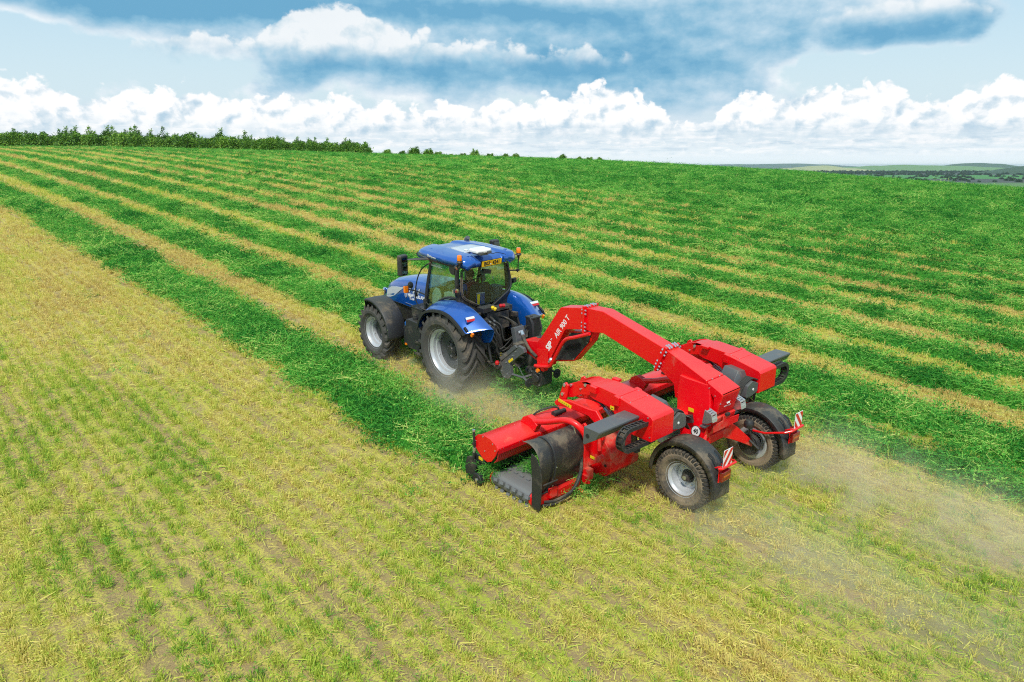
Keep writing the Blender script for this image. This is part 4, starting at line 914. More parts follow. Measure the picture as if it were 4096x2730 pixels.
    m = MB(); m.tube(smooth_path([(.76, .76, 2.63), (.98, .82, 2.48), (1.12, .86, 2.25), (1.20, .88, 1.95), (1.22, .87, 1.72), (1.12, .82, 1.55), (1.0, .74, 1.50)], 5), .014, 8); m.build('grab_rail', M['black'], T)
    m = MB(); m.tube(smooth_path([(1.24, -.60, 1.9), (1.25, -.60, 2.5), (1.25, -.60, 2.85)], 3), .065, 14); m.tube([(1.25, -.60, 2.83), (1.23, -.60, 2.90), (1.18, -.60, 2.94)], [.065, .062, .05], 14); m.build('exhaust_pipe', M['grey_dark'], T)
    # --- inside the cab
    m = MB(); m.box((.20, 0, 1.66), (.50, .52, .14)); m.box((.25, 0, 1.50), (.4, .4, .2)); s_ = m.build('seat', M['fabric'], T, .05, 3)
    m = MB(); m.prism([(-.25, 1.72), (-.26, 2.12), (-.20, 2.20), (.20, 2.20), (.26, 2.12), (.25, 1.72)], -.01, .10, 'X'); m.V = [(x - (z - 1.7) * .10, y, z) for x, y, z in m.V]; m.build('seat_back', M['fabric'], s_, .045, 3)
    m = MB(); m.box((.3, -.42, 1.80), (.55, .20, .22)); m.box((.1, -.50, 1.92), (.25, .22, .25)); m.box((.42, -.40, 1.95), (.18, .14, .06)); m.tube([(.45, -.42, 1.95), (.47, -.42, 2.08)], .02, 8); m.build('console', M['cabgrey'], T, .03)
    m = MB(); m.box((.62, -.56, 2.15), (.05, .20, .26), (0, .2, .5)); m.tube([(.62, -.56, 2.15), (.75, -.66, 2.1)], .015, 6); m.build('terminal_screen', M['black'], T, .01)
    m = MB(); m.prism([(.62, 1.35), (.78, 1.35), (.95, 2.0), (.72, 2.04), (.66, 1.9)], -.22, .22); m.build('dashboard', M['cabgrey'], T, .04); 
    m = MB(); m.prism([(.95, 1.40), (.62, 1.40), (.60, 1.95), (.66, 2.04), (.80, 2.05), (.92, 1.9)], .60, .64); m.prism([(.55, 1.65), (-.06, 1.65), (-.06, 2.05), (.35, 2.05), (.50, 2.0)], .58, .62); m.build('inner_door_panel', plain('pale_lining', (.30, .36, .34), .6), T, .03)
    m = MB(); V = [];
    ring = [Vector((.60 + .0, .19 * math.cos(t), .19 * math.sin(t))) for t in [2 * math.pi * k / 20 for k in range(21)]]; Mr = Matrix.Rotation(R_(-55), 3, 'Y'); ring = [Mr @ Vector((0, p.y, p.z)) + Vector((.60, 0, 2.02)) for p in ring]
    m.tube(ring, .014, 6); m.tube([(.60, 0, 2.02), (.72, 0, 1.9)], .025, 8); m.tube([ring[0], ring[10]], .012, 6); m.build('steering_wheel', M['black'], T)
    # --- rear linkage, couplers, hoses
    m = MB(); m.box((-.50, 0, 1.50), (.20, .62, .42)); m.box((-.52, .25, 1.78), (.22, .36, .10)); m.box((-.50, -.15, 1.72), (.20, .5, .10))
    for r in range(4):
        for c_ in range(2): m.cyl((-.60, .34 - c_ * .12, 1.60 - r * .085), (-.74, .36 - c_ * .12, 1.57 - r * .085), .030, 10)
    m.build('hydraulic_block', M['black'], T, .006)
    m = MB()
    for r in range(4):
        for c_ in range(2): m.cyl((-.74, .36 - c_ * .12, 1.57 - r * .085), (-.80, .365 - c_ * .12, 1.557 - r * .085), .020, 8)
    m.build('coupler_tip', M['zinc'], T)
    for nm, col, pts in (('coupler_cap', M['red_lens'], ((-.66, -.02, 1.83), (-.66, -.10, 1.82))), ('coupler_cap', M['yellow'], ((-.72, .25, 1.85), (-.74, .21, 1.82)))):
        m = MB(); 
        for p in pts: m.lathe([(.002, -.04), (.03, -.035), (.042, 0), (.03, .03), (.002, .035)], p, 'Z', 12)
        m.build(nm, col, T)
    m = MB(); rg = np.random.default_rng(5)
    for k in range(11):
        y0 = .36 - (k % 2) * .12; z0 = 1.56 - (k // 2) * .075; sag = rg.uniform(.25, .60); ye = rg.uniform(-.25, .15)
        m.tube(smooth_path([(-.80, y0, z0), (-.92, y0 + rg.uniform(-.05, .06), z0 - .08), (-1.0, (y0 + ye) / 2 + .08, z0 - sag), (-1.12, ye, z0 - sag * .6), (-1.22, ye - .06, 1.42 + rg.uniform(-.06, .06)), (-1.42, rg.uniform(-.10, .06), 1.30)], 5), .016 if k % 3 else .012, 6)
    for k in range(3): m.tube(smooth_path([(-.70, .1, 1.62), (-.95, .08 + .03 * k, 1.62 + .03 * k), (-1.15, .0, 1.52 + .02 * k), (-1.25, -.1, 1.40), (-1.35, -.18, 1.52)], 5), .015, 6)
    m.build('hydraulic_hose', M['hose'], T)
    for sd in (1, -1):
        m = MB(); m.tube([(-.35, sd * .36, .72), (-.75, sd * .40, .68), (-1.12, sd * .46, .70)], [.05, .045, .05], 8, flat=.6); m.tube([(-.70, sd * .45, 1.52), (-.78, sd * .47, 1.25), (-.92, sd * .46, .74)], [.022, .032, .028], 8); m.box((-.52, sd * .42, 1.55), (.42, .08, .10), (0, .1, 0)); m.lathe([(.002, -.05), (.06, -.04), (.075, 0), (.06, .04), (.002, .05)], (-1.14, sd * .46, .72), 'Y', 14); m.build('lift_arm', M['black_dusty'], T, .006)
    m = MB(); m.lathe([(.002, -.05), (.045, -.03), (.05, .01), (.03, .045), (.002, .05)], (-1.15, .50, .80), 'Z', 12); m.build('ball_cap', M['red_lens'], T)
    m = MB(); m.cyl((-.42, 0, .76), (-.62, .0, .74), .085, 16, r1=.10); m.cyl((-.62, 0, .74), (-.68, 0, .735), .06, 14); m.build('power_shaft_guard', M['black_dusty'], T)
    m = MB(); m.cyl((-.66, 0, .737), (-.84, 0, .72), .055, 14); m.build('power_shaft_sleeve', M['yellow'], T)
    m = MB(); m.box((-1.32, .08, 1.36), (.14, .22, .34), (0, .25, 0)); m.box((-1.36, .08, 1.36), (.10, .26, .38), (0, .25, 0)); bx = m.build('control_box', M['grey_dark'], T, .014); m = MB(); m.box((-1.422, .09, 1.46), (.006, .12, .05), (0, .25, 0)); m.build('box_label', M['grey_light'], bx)
    return T
if 'mach' not in SKIP: TRACTOR = build_tractor()

# ================================================================ the merger behind it
def build_merger():
    T = empty('hay_merger', (-6.33, 0, 0), 'red trailed hay merger with an arched boom and two pick-up units, on two dusty wheels', 'merger')
    red, redd = M['red'], M['red_dusty']
    # ---------------- boom: four plated sections with bolted flanges
    def pr(poly, w0, w1=None, x0=0, x1=1):
        b = MB(); n = len(poly); w1 = w0 if w1 is None else w1
        wf = lambda x: w0 + (w1 - w0) * (x - x0) / (x1 - x0)
        b.add([(x, wf(x), z) for x, z in poly] + [(x, -wf(x), z) for x, z in poly], [tuple(range(n)), tuple(range(n, 2 * n))[::-1]] + [(i, (i + 1) % n, n + (i + 1) % n, n + i) for i in range(n)])
        return b
    b = pr([(-1.585, 1.325), (-1.93, 1.385), (-1.98, 1.40), (-2.05, 1.47), (-2.58, 2.215), (-2.62, 2.25), (-3.245, 2.375), (-3.245, 1.955), (-2.78, 1.845), (-2.735, 1.82), (-2.27, .985), (-2.10, 1.02), (-1.97, 1.09), (-1.60, 1.18)], .135)
    boom = b.build('boom', red, T, .012, 3, 20)
    b = pr([(-3.262, 2.378), (-3.69, 2.405), (-5.135, 2.07), (-4.96, 1.70), (-3.70, 2.00), (-3.46, 1.95), (-3.262, 1.958)], .135, .145, -3.26, -5.1); b.build('boom_middle', red, boom, .012, 3, 20)
    b = pr([(-5.152, 2.064), (-6.03, 1.80), (-6.17, 1.20), (-5.40, 1.30), (-5.35, 1.52), (-4.977, 1.70)], .145, .235, -5.15, -6.05); b.build('boom_rear', red, boom, .012, 3, 20)
    b = pr([(-6.045, 1.795), (-6.34, 1.675), (-6.362, 1.64), (-6.27, 1.29), (-6.19, 1.24), (-6.19, 1.55), (-6.06, 1.66)], .240, .250, -6.05, -6.36); cover = b.build('boom_cover', red, boom, .022, 3, 25)
    for (p0, p1) in (((-3.253, 2.40), (-3.253, 1.92)), ((-5.145, 2.10), (-4.965, 1.665))):
        d = Vector((p1[0] - p0[0], 0, p1[1] - p0[1])); L = d.length; c = ((p0[0] + p1[0]) / 2, 0, (p0[1] + p1[1]) / 2); ang = math.atan2(d.x, d.z)
        m = MB(); m.box(c, (.05, .385, L + .03), (0, ang, 0)); m.V = [v for v in m.V]; fl = m.build('flange', red, boom, .006)
        m = MB(); t = d.normalized(); nx = Vector((-t.z, 0, t.x)); nx = nx if nx.x > 0 else -nx
        for sd in (1, -1):
            for s_ in (.06, .13, L - .17, L - .10, L - .03):
                q = Vector((p0[0], 0, p0[1])) + t * s_ + Vector((0, sd * .168, 0)); m.cyl(q - nx * .055, q + nx * .055, .019, 6)
        for yy in (-.11, -.05, .05, .11):
            q = Vector((p0[0], yy, p0[1])) - t * .006; m.cyl(q - nx * .05, q + nx * .05, .018, 6)
        m.build('bolt', M['zinc'], fl, 0)
    # lettering on both cheeks
    d = Vector((-.51, 0, .72)).normalized(); nrm = Vector((d.z, 0, -d.x))
    for sd in (1, -1):
        y = sd * .137; xd = d if sd > 0 else -d; base = Vector((-2.255, y, 1.30)); up = Vector((0, 1, 0)).cross(d) * (1 if sd < 0 else 1)
        up = Vector((.72, 0, .51)) if sd > 0 else Vector((-.72, 0, -.51))
        lettering('SIP', .165, base + d * .10, xd, up, M['white_paint'], boom, 'lettering', .006, sx=1.0, shear=.12); lettering('TM', .035, base + d * .265 + Vector((.72, 0, .51)) * .05, xd, up, M['white_paint'], boom, 'lettering', .001); lettering('AIR 900 T', .155, base + d * .70, xd, up, M['white_paint'], boom, 'lettering', .001, sx=.92)
    lettering('SIP', .085, (-6.316, 0, 1.475), (0, -1, 0), (.25, 0, 1), M['white_paint'], cover, 'lettering', .005, shear=.12); lettering('www.sip.si', .045, (-6.300, 0, 1.405), (0, -1, 0), (.25, 0, 1), M['grey_light'], cover, 'lettering', 0)
    m = MB()
    for sd in (1, -1):
        for q in ((-6.22, 1.60), (-6.33, 1.50), (-6.10, 1.70)): m.bolt((q[0], sd * .242, q[1]), (0, sd, 0), .011, .012)
    for yy in (.10, -.10): m.bolt((-6.045, yy, 1.795), (0, 0, 1), .012, .012)
    m.build('bolt', M['zinc'], cover)
    # ---------------- head: neck plate, tow frame, gearbox, supports
    m = MB(); m.prism([(-1.56, 1.33), (-1.66, 1.345), (-1.66, 1.16), (-1.56, 1.14)], -.155, .155); m.prism([(-1.66, 1.20), (-2.0, 1.10), (-2.25, .99), (-2.25, .93), (-1.95, .99), (-1.66, 1.08)], -.14, .14); nk = m.build('neck', red, T, .008)
    m = MB(); m.box((-1.61, .158, 1.245), (.05, .004, .10)); m.build('type_plate', M['white'], nk)
    m = MB(); m.prism([(-1.99, 1.255), (-2.31, 1.315), (-2.315, .985), (-2.0, .83)], .150, .162); m.build('guard_plate', red, T, .004)
    m = MB(); m.tube(smooth_path([(-1.98, .20, .90), (-2.14, .20, .93), (-2.38, .20, 1.0), (-2.48, .20, 1.12), (-2.72, .20, 1.54), (-2.86, .20, 1.69), (-3.08, .20, 1.78), (-3.42, .18, 1.93)], 5), .036, 10); gr = m.build('guard_rail', red, T)
    m = MB(); m.tube([(-2.02, .19, .88), (-2.02, .05, .86)], .03, 8); m.box((-2.16, .12, .87), (.10, .12, .08)); m.build('rail_clamp', red, gr, .005)
    m = MB(); m.lathe([(.002, .02), (.04, .018), (.043, -.02), (.002, -.022)], (-2.08, .22, .83), 'Y', 14); m.build('reflector', M['amber'], gr)
    # oil cooler slung under the boom's knee
    c = [(-2.78, 1.83), (-3.30, 1.93), (-2.92, 1.22), (-2.42, 1.02)]
    fr_ = [(-2.56, 1.42), (-2.80, 1.80), (-3.40, 1.92), (-3.34, 1.72), (-2.92, 1.22), (-2.36, 1.06)]
    m = MB(); m.prism(fr_, -.145, .045); ck = m.build('oil_cooler', red, T, .008)
    n = len(fr_); cx, cz = -2.88, 1.52
    m = MB(); q = [(cx + (x - cx) * .90, cz + (z - cz) * .90) for x, z in fr_]; m.prism(q, .044, .062); m.build('cooler_plate', M['black'], ck, .004)
    m = MB(); dm = [(-2.88, 1.80), (-3.12, 1.60), (-2.88, 1.26), (-2.62, 1.44)]
    for k in range(18):
        t = (k + .5) / 18; x0 = -3.10 + .46 * t; top = min(1.80 - (abs(x0 + 2.88)) * .85, 1.80); bot = max(1.26 + abs(x0 + 2.88) * .90, 1.26)
        if top - bot > .03: m.box((x0, .066, (top + bot) / 2), (.010, .012, top - bot))
    m.build('cooler_grille', M['ink'], ck)
    m = MB()
    for x, z in [(cx + (x - cx) * .84, cz + (z - cz) * .84) for x, z in fr_]: m.bolt((x, .062, z), (0, 1, 0), .012, .01)
    m.build('bolt', M['zinc'], ck)
    # swivel head and gearbox
    m = MB(); m.cyl((-1.98, 0, 1.16), (-1.98, 0, .84), .115, 20); m.box((-1.98, .02, .82), (.30, .34, .03)); gb = m.build('swivel_post', M['black_dusty'], T, .006)
    m = MB(); m.prism([(-1.83, .80), (-2.13, .80), (-2.13, .50), (-2.06, .44), (-1.88, .44), (-1.83, .50)], -.14, .16); m.lathe([(.002, .03), (.085, .03), (.095, 0)], (-1.99, .17, .62), 'Y', 18); m.lathe([(.085, 0), (.105, .06), (.085, .12), (.10, .18), (.08, .22), (.095, .27)], (-1.83, 0, .64), 'X', 18); gx = m.build('gearbox', M['black_dusty'], T, .008)
    m = MB()
    for x, z in ((-1.86, .74), (-2.08, .75), (-1.86, .52), (-2.08, .50), (-1.97, .77)): m.bolt((x, .165, z), (0, 1, 0), .014, .014)
    m.build('bolt', M['zinc'], gx)
    for sd in (1, -1):
        m = MB(); m.prism([(-1.16, .86), (-1.70, 1.30), (-1.86, 1.28), (-1.90, 1.20), (-1.78, 1.12), (-1.45, .84), (-1.50, .60), (-1.42, .50), (-1.26, .47), (-1.14, .60), (-1.08, .72)], sd * .34, sd * .42); m.prism([(-1.20, .84), (-1.70, 1.26), (-1.62, 1.30), (-1.14, .90)], sd * .30, sd * .44); tf = m.build('tow_frame', M['grey_dark'], T, .008)
        m = MB()
        for x, z in ((-1.20, .62), (-1.38, .60), (-1.30, .52), (-1.35, .85), (-1.45, .95), (-1.55, 1.05), (-1.64, 1.16)): m.bolt((x, sd * .42, z), (0, sd, 0), .016, .016)
        m.build('bolt', M['zinc'], tf)
        m = MB(); m.box((-1.49, sd * .424, .93), (.16, .006, .05), (0, .68, 0)); m.build('warning_sticker', M['yellow'], tf)
        # support leg with its round foot, folded up behind
        m = MB(); m.tube([(-1.28, sd * .38, .60), (-1.82, sd * .36, .63), (-1.99, sd * .39, .60)], .026, 4); lg = m.build('support_leg', M['grey_dark'], T)
        m = MB(); m.lathe([(.002, -.018), (.098, -.016), (.102, 0), (.096, .010), (.002, .012)], (-2.01, sd * .391, .592), 'X', 24); m.lathe([(.002, -.03), (.02, -.03), (.022, 0)], (-2.01, sd * .391, .592), 'X', 10); m.build('support_foot', M['black'], lg)
    m = MB(); m.tube([(-1.80, .36, .63), (-1.80, -.36, .63)], .028, 4); m.build('support_crossbar', M['grey_dark'], T)
    m = MB(); m.box((-1.60, 0, 1.24), (.16, .80, .14)); m.build('head_beam', M['black_dusty'], T, .008)
    m = MB(); m.box((-1.30, -.36, 1.42), (.20, .24, .46)); m.tube([(-1.42, -.26, 1.20), (-1.42, -.24, 1.55), (-1.35, -.24, 1.66)], .035, 8); m.cyl((-1.30, -.32, 1.65), (-1.30, -.32, 1.70), .03, 10); m.box((-1.30, -.36, 1.66), (.22, .26, .04)); m.build('oil_filter', M['black'], T, .012)
    m = MB(); m.tube(smooth_path([(-1.46, .10, 1.46), (-1.62, .17, 1.35), (-1.80, .19, 1.20), (-2.02, .20, 1.10)], 6), .034, 10); m.tube(smooth_path([(-1.38, -.45, 1.66), (-1.50, -.42, 1.45), (-1.55, -.30, 1.25)], 5), .018, 6); sh = m.build('supply_hose', M['hose'], T)
    m = MB(); m.cyl((-1.46, .10, 1.47), (-1.54, .135, 1.415), .038, 10); m.tube([(-2.32, .14, 1.06), (-2.45, .16, 1.10)], .03, 8); m.sphere((-2.40, .16, 1.13), .05); m.build('hose_fitting', M['zinc'], sh)
    m = MB()
    for k in range(9): m.lathe([(.010, -.003), (.016, 0), (.010, .003)], (-1.60 - k * .012, .30 - .01 * k, .78 - k * .030), 'Y' if k % 2 else 'X', 8, closed=True)
    m.build('safety_chain', M['zinc'], T)
    # ---------------- rear: legs to the wheels, axle, brackets
    for sd in (1, -1):
        y = lambda v: sd * v
        rings = []
        for x0, x1, yi, yo_, z in ((-5.50, -6.10, .10, .235, 1.74), (-5.50, -6.16, .12, .27, 1.45), (-5.58, -6.22, .16, .36, 1.15), (-5.72, -6.18, .22, .43, .88), (-5.74, -6.10, .24, .44, .72)):
            rings.append([(x0, y(yi), z), (x0, y(yo_ - .02), z), (x0 - .20 * (1 if z > 1 else .5), y(yo_ + .015), z), (x1, y(yo_), z), (x1, y(yi), z)])
        lg = MB().loft(rings).build('wheel_leg', red, T, .014, 3, 22)
        rings = []
        for x0, x1, y0, z0, z1 in ((-5.70, -6.12, .22, .70, 1.08), (-5.85, -6.25, .42, .62, .92), (-6.12, -6.38, .62, .52, .70), (-6.20, -6.42, .70, .47, .60)):
            rings.append([(x0, y(y0), z0), (x0, y(y0), z1), (x1, y(y0), z1 - .03), (x1, y(y0), z0)])
        MB().loft(rings).build('axle_arm', redd, lg, .012)
        if sd > 0:
            nn = Vector((0, 1, .16)).normalized(); m = MB(); c = Vector((-6.05, .428, .985))
            pts = [c + Vector((.085 * math.cos(a), -.014 * math.sin(a), .09 * math.sin(a))) for a in [2 * math.pi * k / 28 for k in range(28)]]
            m.loft([[p for p in pts], [p + nn * .012 for p in pts]]); dk = m.build('speed_disc', M['white'], lg)
            pts2 = [c + (p - c) * 1.0 for p in pts]; m = MB(); m.tube([p + nn * .012 for p in pts2] + [pts2[0] + nn * .012], .006, 5); m.build('disc_ring', M['ink'], dk)
            lettering('40', .105, c + nn * .013, (-1, 0, 0), (0, -.16, 1), M['ink'], dk, 'lettering', .003, sx=.85)
        m = MB(); m.box((-5.93, y(.46), 1.17), (.12, .05, .13), (0, .3, 0)); 
        for k in range(4): m.tube(smooth_path([(-5.90 - k * .025, y(.48), 1.20), (-5.88 - k * .025, y(.54), 1.24), (-5.80, y(.58), 1.20 + .02 * k), (-5.76, y(.58), 1.28)], 4), .011, 6)
        m.build('valve_block', M['black_dusty'], lg, .005)
        m = MB(); m.box((-5.90, y(.40), 1.30), (.10, .006, .06)); m.build('warning_sticker', M['yellow'], lg)
        # wheel chock, galvanised, in its holder
        m = MB(); m.prism([(-6.20, 1.42), (-6.33, 1.38), (-6.36, 1.26), (-6.27, 1.20), (-6.17, 1.18)], y(.33), y(.35)); m.prism([(-6.20, 1.42), (-6.33, 1.38), (-6.36, 1.26), (-6.27, 1.20), (-6.17, 1.18)], y(.45), y(.47))
        for k in range(4): m.box((-6.235 - k * .036, y(.40), 1.40 - k * .020 - (k == 3) * .04), (.016, .12, .03), (0, .3, 0))
        m.box((-6.345, y(.40), 1.29), (.012, .12, .10), (0, .25, 0)); ch = m.build('wheel_chock', M['zinc'], T, .003)
        m = MB(); m.box((-6.18, y(.39), 1.12), (.10, .16, .02)); m.build('chock_holder', M['grey_dark'], ch)
        # wheel, fender and its lights
        make_wheel(T, (-6.33, sd * .975, .485), .500, .41, .275, sd, 'impl', .05)
        rows = []
        for k in range(31):
            a = -4 + 188 * k / 30; ca, sa = math.cos(R_(a)), math.sin(R_(a)); R0 = .625
            rows.append([(-6.33 + (R0 + dr) * ca, y(yy), .485 + (R0 + dr) * sa) for yy, dr in ((.765, -.075), (.77, -.005), (.80, .012), (.97, .018), (1.12, .012), (1.155, -.005), (1.165, -.075))])
        rows += [[(-6.955, y(yy), .44 - .07 * t) for yy in (.775, .78, .80, .97, 1.12, 1.15, 1.155)] for t in (.6,)]
        fd = MB().grid(rows).build('fender', M['black_dusty'], T, 0, angle=50, solid=.012)
        m = MB(); m.tube([(-5.75, y(.42), .80), (-5.80, y(.72), .83), (-5.82, y(1.0), .85)], .028, 8); m.build('fender_stay', redd, fd)
        m = MB(); m.tube([(-6.36, y(.76), .74), (-6.62, y(.70), .80), (-6.95, y(.72), .92), (-7.03, y(.80), .95), (-7.03, y(1.14), .95), (-6.98, y(1.16), .94)], .020, 8); m.tube([(-6.86, y(.90), .88), (-7.0, y(.90), .95)], .016, 6); m.tube([(-6.86, y(1.06), .88), (-7.0, y(1.06), .95)], .016, 6); m.box((-6.985, y(.99), .93), (.02, .28, .05)); m.prism([(y(.87), .68), (y(1.11), .68), (y(1.11), .93), (y(.87), .93)], -6.965, -6.952, 'X'); br = m.build('light_bracket', red, fd, .004)
        m = MB(); 
        for yy in (.90, 1.06): m.tube([(-6.72, y(yy), 1.06), (-6.80, y(yy), 1.02), (-6.88, y(yy), .90)], .016, 6)
        m.build('fender_strap', M['rubber_clean'], fd)
        m = MB(); m.prism([(y(.875), .70), (y(1.10), .70), (y(1.10), .86), (y(.875), .86)], -7.02, -6.965, 'X'); lt = m.build('tail_light', M['dark_red_lens'], fd, .010)
        m = MB(); m.box((-7.022, y(.99), .785), (.006, .15, .025)); m.build('indicator_lens', lens('amber_dark', (.55, .10, .01)), lt)
        # red and white board
        y0, y1, z0, z1 = .888, 1.105, .945, 1.225; m = MB(); m.prism([(y(y0), z0), (y(y1), z0), (y(y1), z1), (y(y0), z1)], -7.016, -7.008, 'X'); bd = m.build('warning_board', M['white_paint'], T, 0)
        m = MB(); W_, Hh = y1 - y0, z1 - z0
        def clip(s0, s1):
            P_ = []
            sl = 1.25
            for s_, rev in ((s0, False), (s1, True)):
                e = []
                for tt in (0.0, 1.0):
                    zz = s_ + sl * W_ * tt; e.append((tt, zz))
                P_ += e[::-1] if rev else e
            out_ = []
            # clip against 0<=z<=Hh
            def cl(poly, f, lim):
                r = []
                for i in range(len(poly)):
                    a, b_ = poly[i], poly[(i + 1) % len(poly)]; ia, ib = f(a[1]), f(b_[1])
                    if ia: r.append(a)
                    if ia != ib:
                        t = (lim - a[1]) / (b_[1] - a[1]); r.append((a[0] + t * (b_[0] - a[0]), lim))
                return r
            P_ = cl(P_, lambda z: z >= 0, 0); P_ = cl(P_, lambda z: z <= Hh, Hh) if P_ else P_
            return P_
        for s0 in (-.20, -.02, .16):
            pl_ = clip(s0, s0 + .09)
            if len(pl_) > 2: m.prism([(y(y1 - t * W_), z0 + z) for t, z in pl_], -7.0185, -7.016, 'X')
        m.build('board_stripes', plain('red_film', (.62, .03, .02), .4), bd, 0)
        # brake gear on the inner side of the wheel
        m = MB(); m.cyl((-6.33, y(.70), .485), (-6.33, y(.80), .485), .19, 24); m.box((-6.25, y(.72), .55), (.22, .06, .08)); m.build('brake_drum', M['black_dusty'], T, .006)
        m = MB(); m.lathe([(.002, 0), (.075, .005), (.085, .05), (.085, .09), (.06, .13), (.002, .135)], (-6.36, y(.62), .84), 'Z', 18); m.tube([(-6.36, y(.62), .84), (-6.42, y(.64), .68), (-6.50, y(.66), .54)], .014, 6); m.tube([(-6.40, y(.62), .62), (-6.56, y(.66), .50)], .02, 6); m.build('brake_cylinder', M['black_dusty'], T)
    m = MB(); m.box((-6.10, 0, .80), (.16, .5, .14)); m.prism([(-6.05, 1.25), (-6.28, 1.22), (-6.24, 1.0), (-6.05, .72)], -.30, .30); m.build('rear_crossmember', redd, T, .01)
    m = MB(); m.prism([(-.34, 1.02), (.34, 1.02), (.36, 1.14), (.10, 1.16), (.10, 1.24), (-.10, 1.24), (-.10, 1.16), (-.36, 1.14)], -6.315, -6.30, 'X'); hl = m.build('rear_plate', redd, T, .004)
    m = MB(); m.box((-6.32, 0, 1.25), (.05, .10, .05)); m.build('plate_lamp', M['black'], hl, .008)
    # ---------------- cross beam in the middle, with its covers
    m = MB(); m.box((-5.72, 0, 1.10), (.22, 2.36, .22)); m.build('cross_beam', red, T, .01)
    # ---------------- the two pick-up units, mirror images
    for sd in (1, -1): build_unit(T, sd)
    return T

M['belt'] = paint('belt_rubber', (.15, .155, .16), .55, 0, 0, .10, .3)
def build_unit(T, sd):
    red, redd = M['red'], M['red_dusty']
    def B(mb, name, mat, parent=T, *a, **k):
        if sd < 0: mb.mirror()
        return mb.build(name, mat, parent, *a, **k)
    # carrier: sloping box with a capped end
    m = MB(); m.prism([(-5.46, 1.745), (-5.66, 1.708), (-6.11, 1.622), (-6.147, 1.585), (-6.147, 1.235), (-6.13, 1.222), (-5.62, 1.222), (-5.46, 1.34)], 1.185, 1.695); car = B(m, 'carrier', red, T, .022, 3, 25)
    m = MB(); m.prism([(-4.84, 1.755), (-5.05, 1.772), (-5.46, 1.750), (-5.46, 1.36), (-5.25, 1.50), (-4.95, 1.52), (-4.84, 1.55)], 1.25, 1.66); m.prism([(-5.40, 1.758), (-5.50, 1.742), (-5.50, 1.60), (-5.40, 1.60)], 1.66, 1.725); m.prism([(-5.40, 1.758), (-5.50, 1.742), (-5.50, 1.60), (-5.40, 1.60)], 1.165, 1.25)
    m.box((-5.0, 1.205, 1.765), (.14, .09, .05)); m.box((-4.94, 1.66, 1.70), (.14, .10, .11)); B(m, 'carrier_head', red, car, .010)
    m = MB(); m.prism([(-5.505, 1.735), (-5.665, 1.706), (-5.668, 1.710), (-5.508, 1.739)], 1.262, 1.64); B(m, 'carrier_hatch', red, car, .002)
    m = MB()
    for p in ((-5.50, 1.65), (-5.67, 1.65), (-5.50, 1.255), (-5.67, 1.255)): m.bolt((p[0], p[1], 1.737 - (p[0] < -5.6) * .03), (0, 0, 1), .009, .008)
    for p in ((-6.06, 1.60), (-6.11, 1.30)): m.bolt((p[0], 1.697, p[1]), (0, 1, 0), .012, .01)
    B(m, 'bolt', M['zinc'], car)
    # nose cheeks and parallel linkage
    m = MB()
    for y0 in (1.30, 1.60): m.prism([(-4.26, 1.44), (-4.34, 1.60), (-4.56, 1.715), (-4.72, 1.765), (-4.90, 1.755), (-5.05, 1.60), (-4.85, 1.56), (-4.62, 1.50), (-4.45, 1.40), (-4.32, 1.36)], y0, y0 + .03)
    m.prism([(-4.62, 1.72), (-4.74, 1.762), (-4.90, 1.76), (-4.90, 1.74), (-4.66, 1.70)], 1.30, 1.63); nose = B(m, 'linkage_head', red, car, .006)
    m = MB()
    for y0 in (1.64, 1.26):
        for x, z, r in ((-4.40, 1.60, .022), (-4.72, 1.70, .026), (-4.62, 1.60, .016)): m.cyl((x, y0 - .015, z), (x, y0 + .012, z), r, 12)
    B(m, 'pivot_pin', M['zinc'], nose)
    m = MB()
    for y0 in (1.66, 1.24): m.prism([(-4.16, 1.24), (-4.20, 1.40), (-4.27, 1.60), (-4.33, 1.645), (-4.39, 1.60), (-4.37, 1.42), (-4.34, 1.30), (-4.28, 1.22)], y0, y0 + .035)
    m.tube([(-4.27, 1.66, 1.42), (-4.27, 1.27, 1.42)], .03, 8); lk = B(m, 'linkage_plate', red, T, .010)
    m = MB()
    for x, z in ((-4.31, 1.59), (-4.27, 1.42), (-4.22, 1.27)): m.cyl((x, 1.69, z), (x, 1.715, z), .028, 14)
    B(m, 'pivot_pin', M['zinc'], lk)
    for y0 in (1.72, 1.22):
        m = MB(); P = [(-4.16, 1.27), (-4.20, 1.22), (-4.5, 1.27), (-4.95, 1.27), (-5.12, 1.18), (-5.16, .95), (-5.26, .95), (-5.27, 1.25), (-5.10, 1.42), (-4.95, 1.40), (-4.5, 1.40), (-4.22, 1.33)]
        m.prism(P, y0, y0 + .07); la = B(m, 'lower_arm', red, T, .018, 3)
        if y0 > 1.5:
            m = MB(); m.box((-4.42, y0 + .073, 1.325), (.30, .006, .055), (0, -.12, 0)); st = B(m, 'warning_sticker', M['yellow'], la)
            m = MB()
            for k in range(5): m.box((-4.31 - k * .05, y0 + .0765, 1.322 - k * .006 + .010), (.014, .003, .016), (0, .5, 0))
            B(m, 'sticker_print', M['ink'], st)
    for y0 in (1.53, 1.36):
        m = MB(); m.tube([(-4.30, y0, 1.50), (-4.36, y0, 1.51)], .03, 8); m.cyl((-4.34, y0, 1.508), (-4.66, y0, 1.57), .030, 14); cy = B(m, 'lift_cylinder', M['grey_dark'], T)
        m = MB(); m.lathe([(.002, -.03), (.03, -.028), (.03, .028), (.002, .03)], (-4.69, y0, 1.575), 'Y', 12); m.tube(smooth_path([(-4.62, y0 + .03, 1.55), (-4.58, y0 + .05, 1.46), (-4.46, y0 + .04, 1.45), (-4.42, y0 + .03, 1.50)], 4), .009, 6); B(m, 'cylinder_eye', M['zinc'], cy)
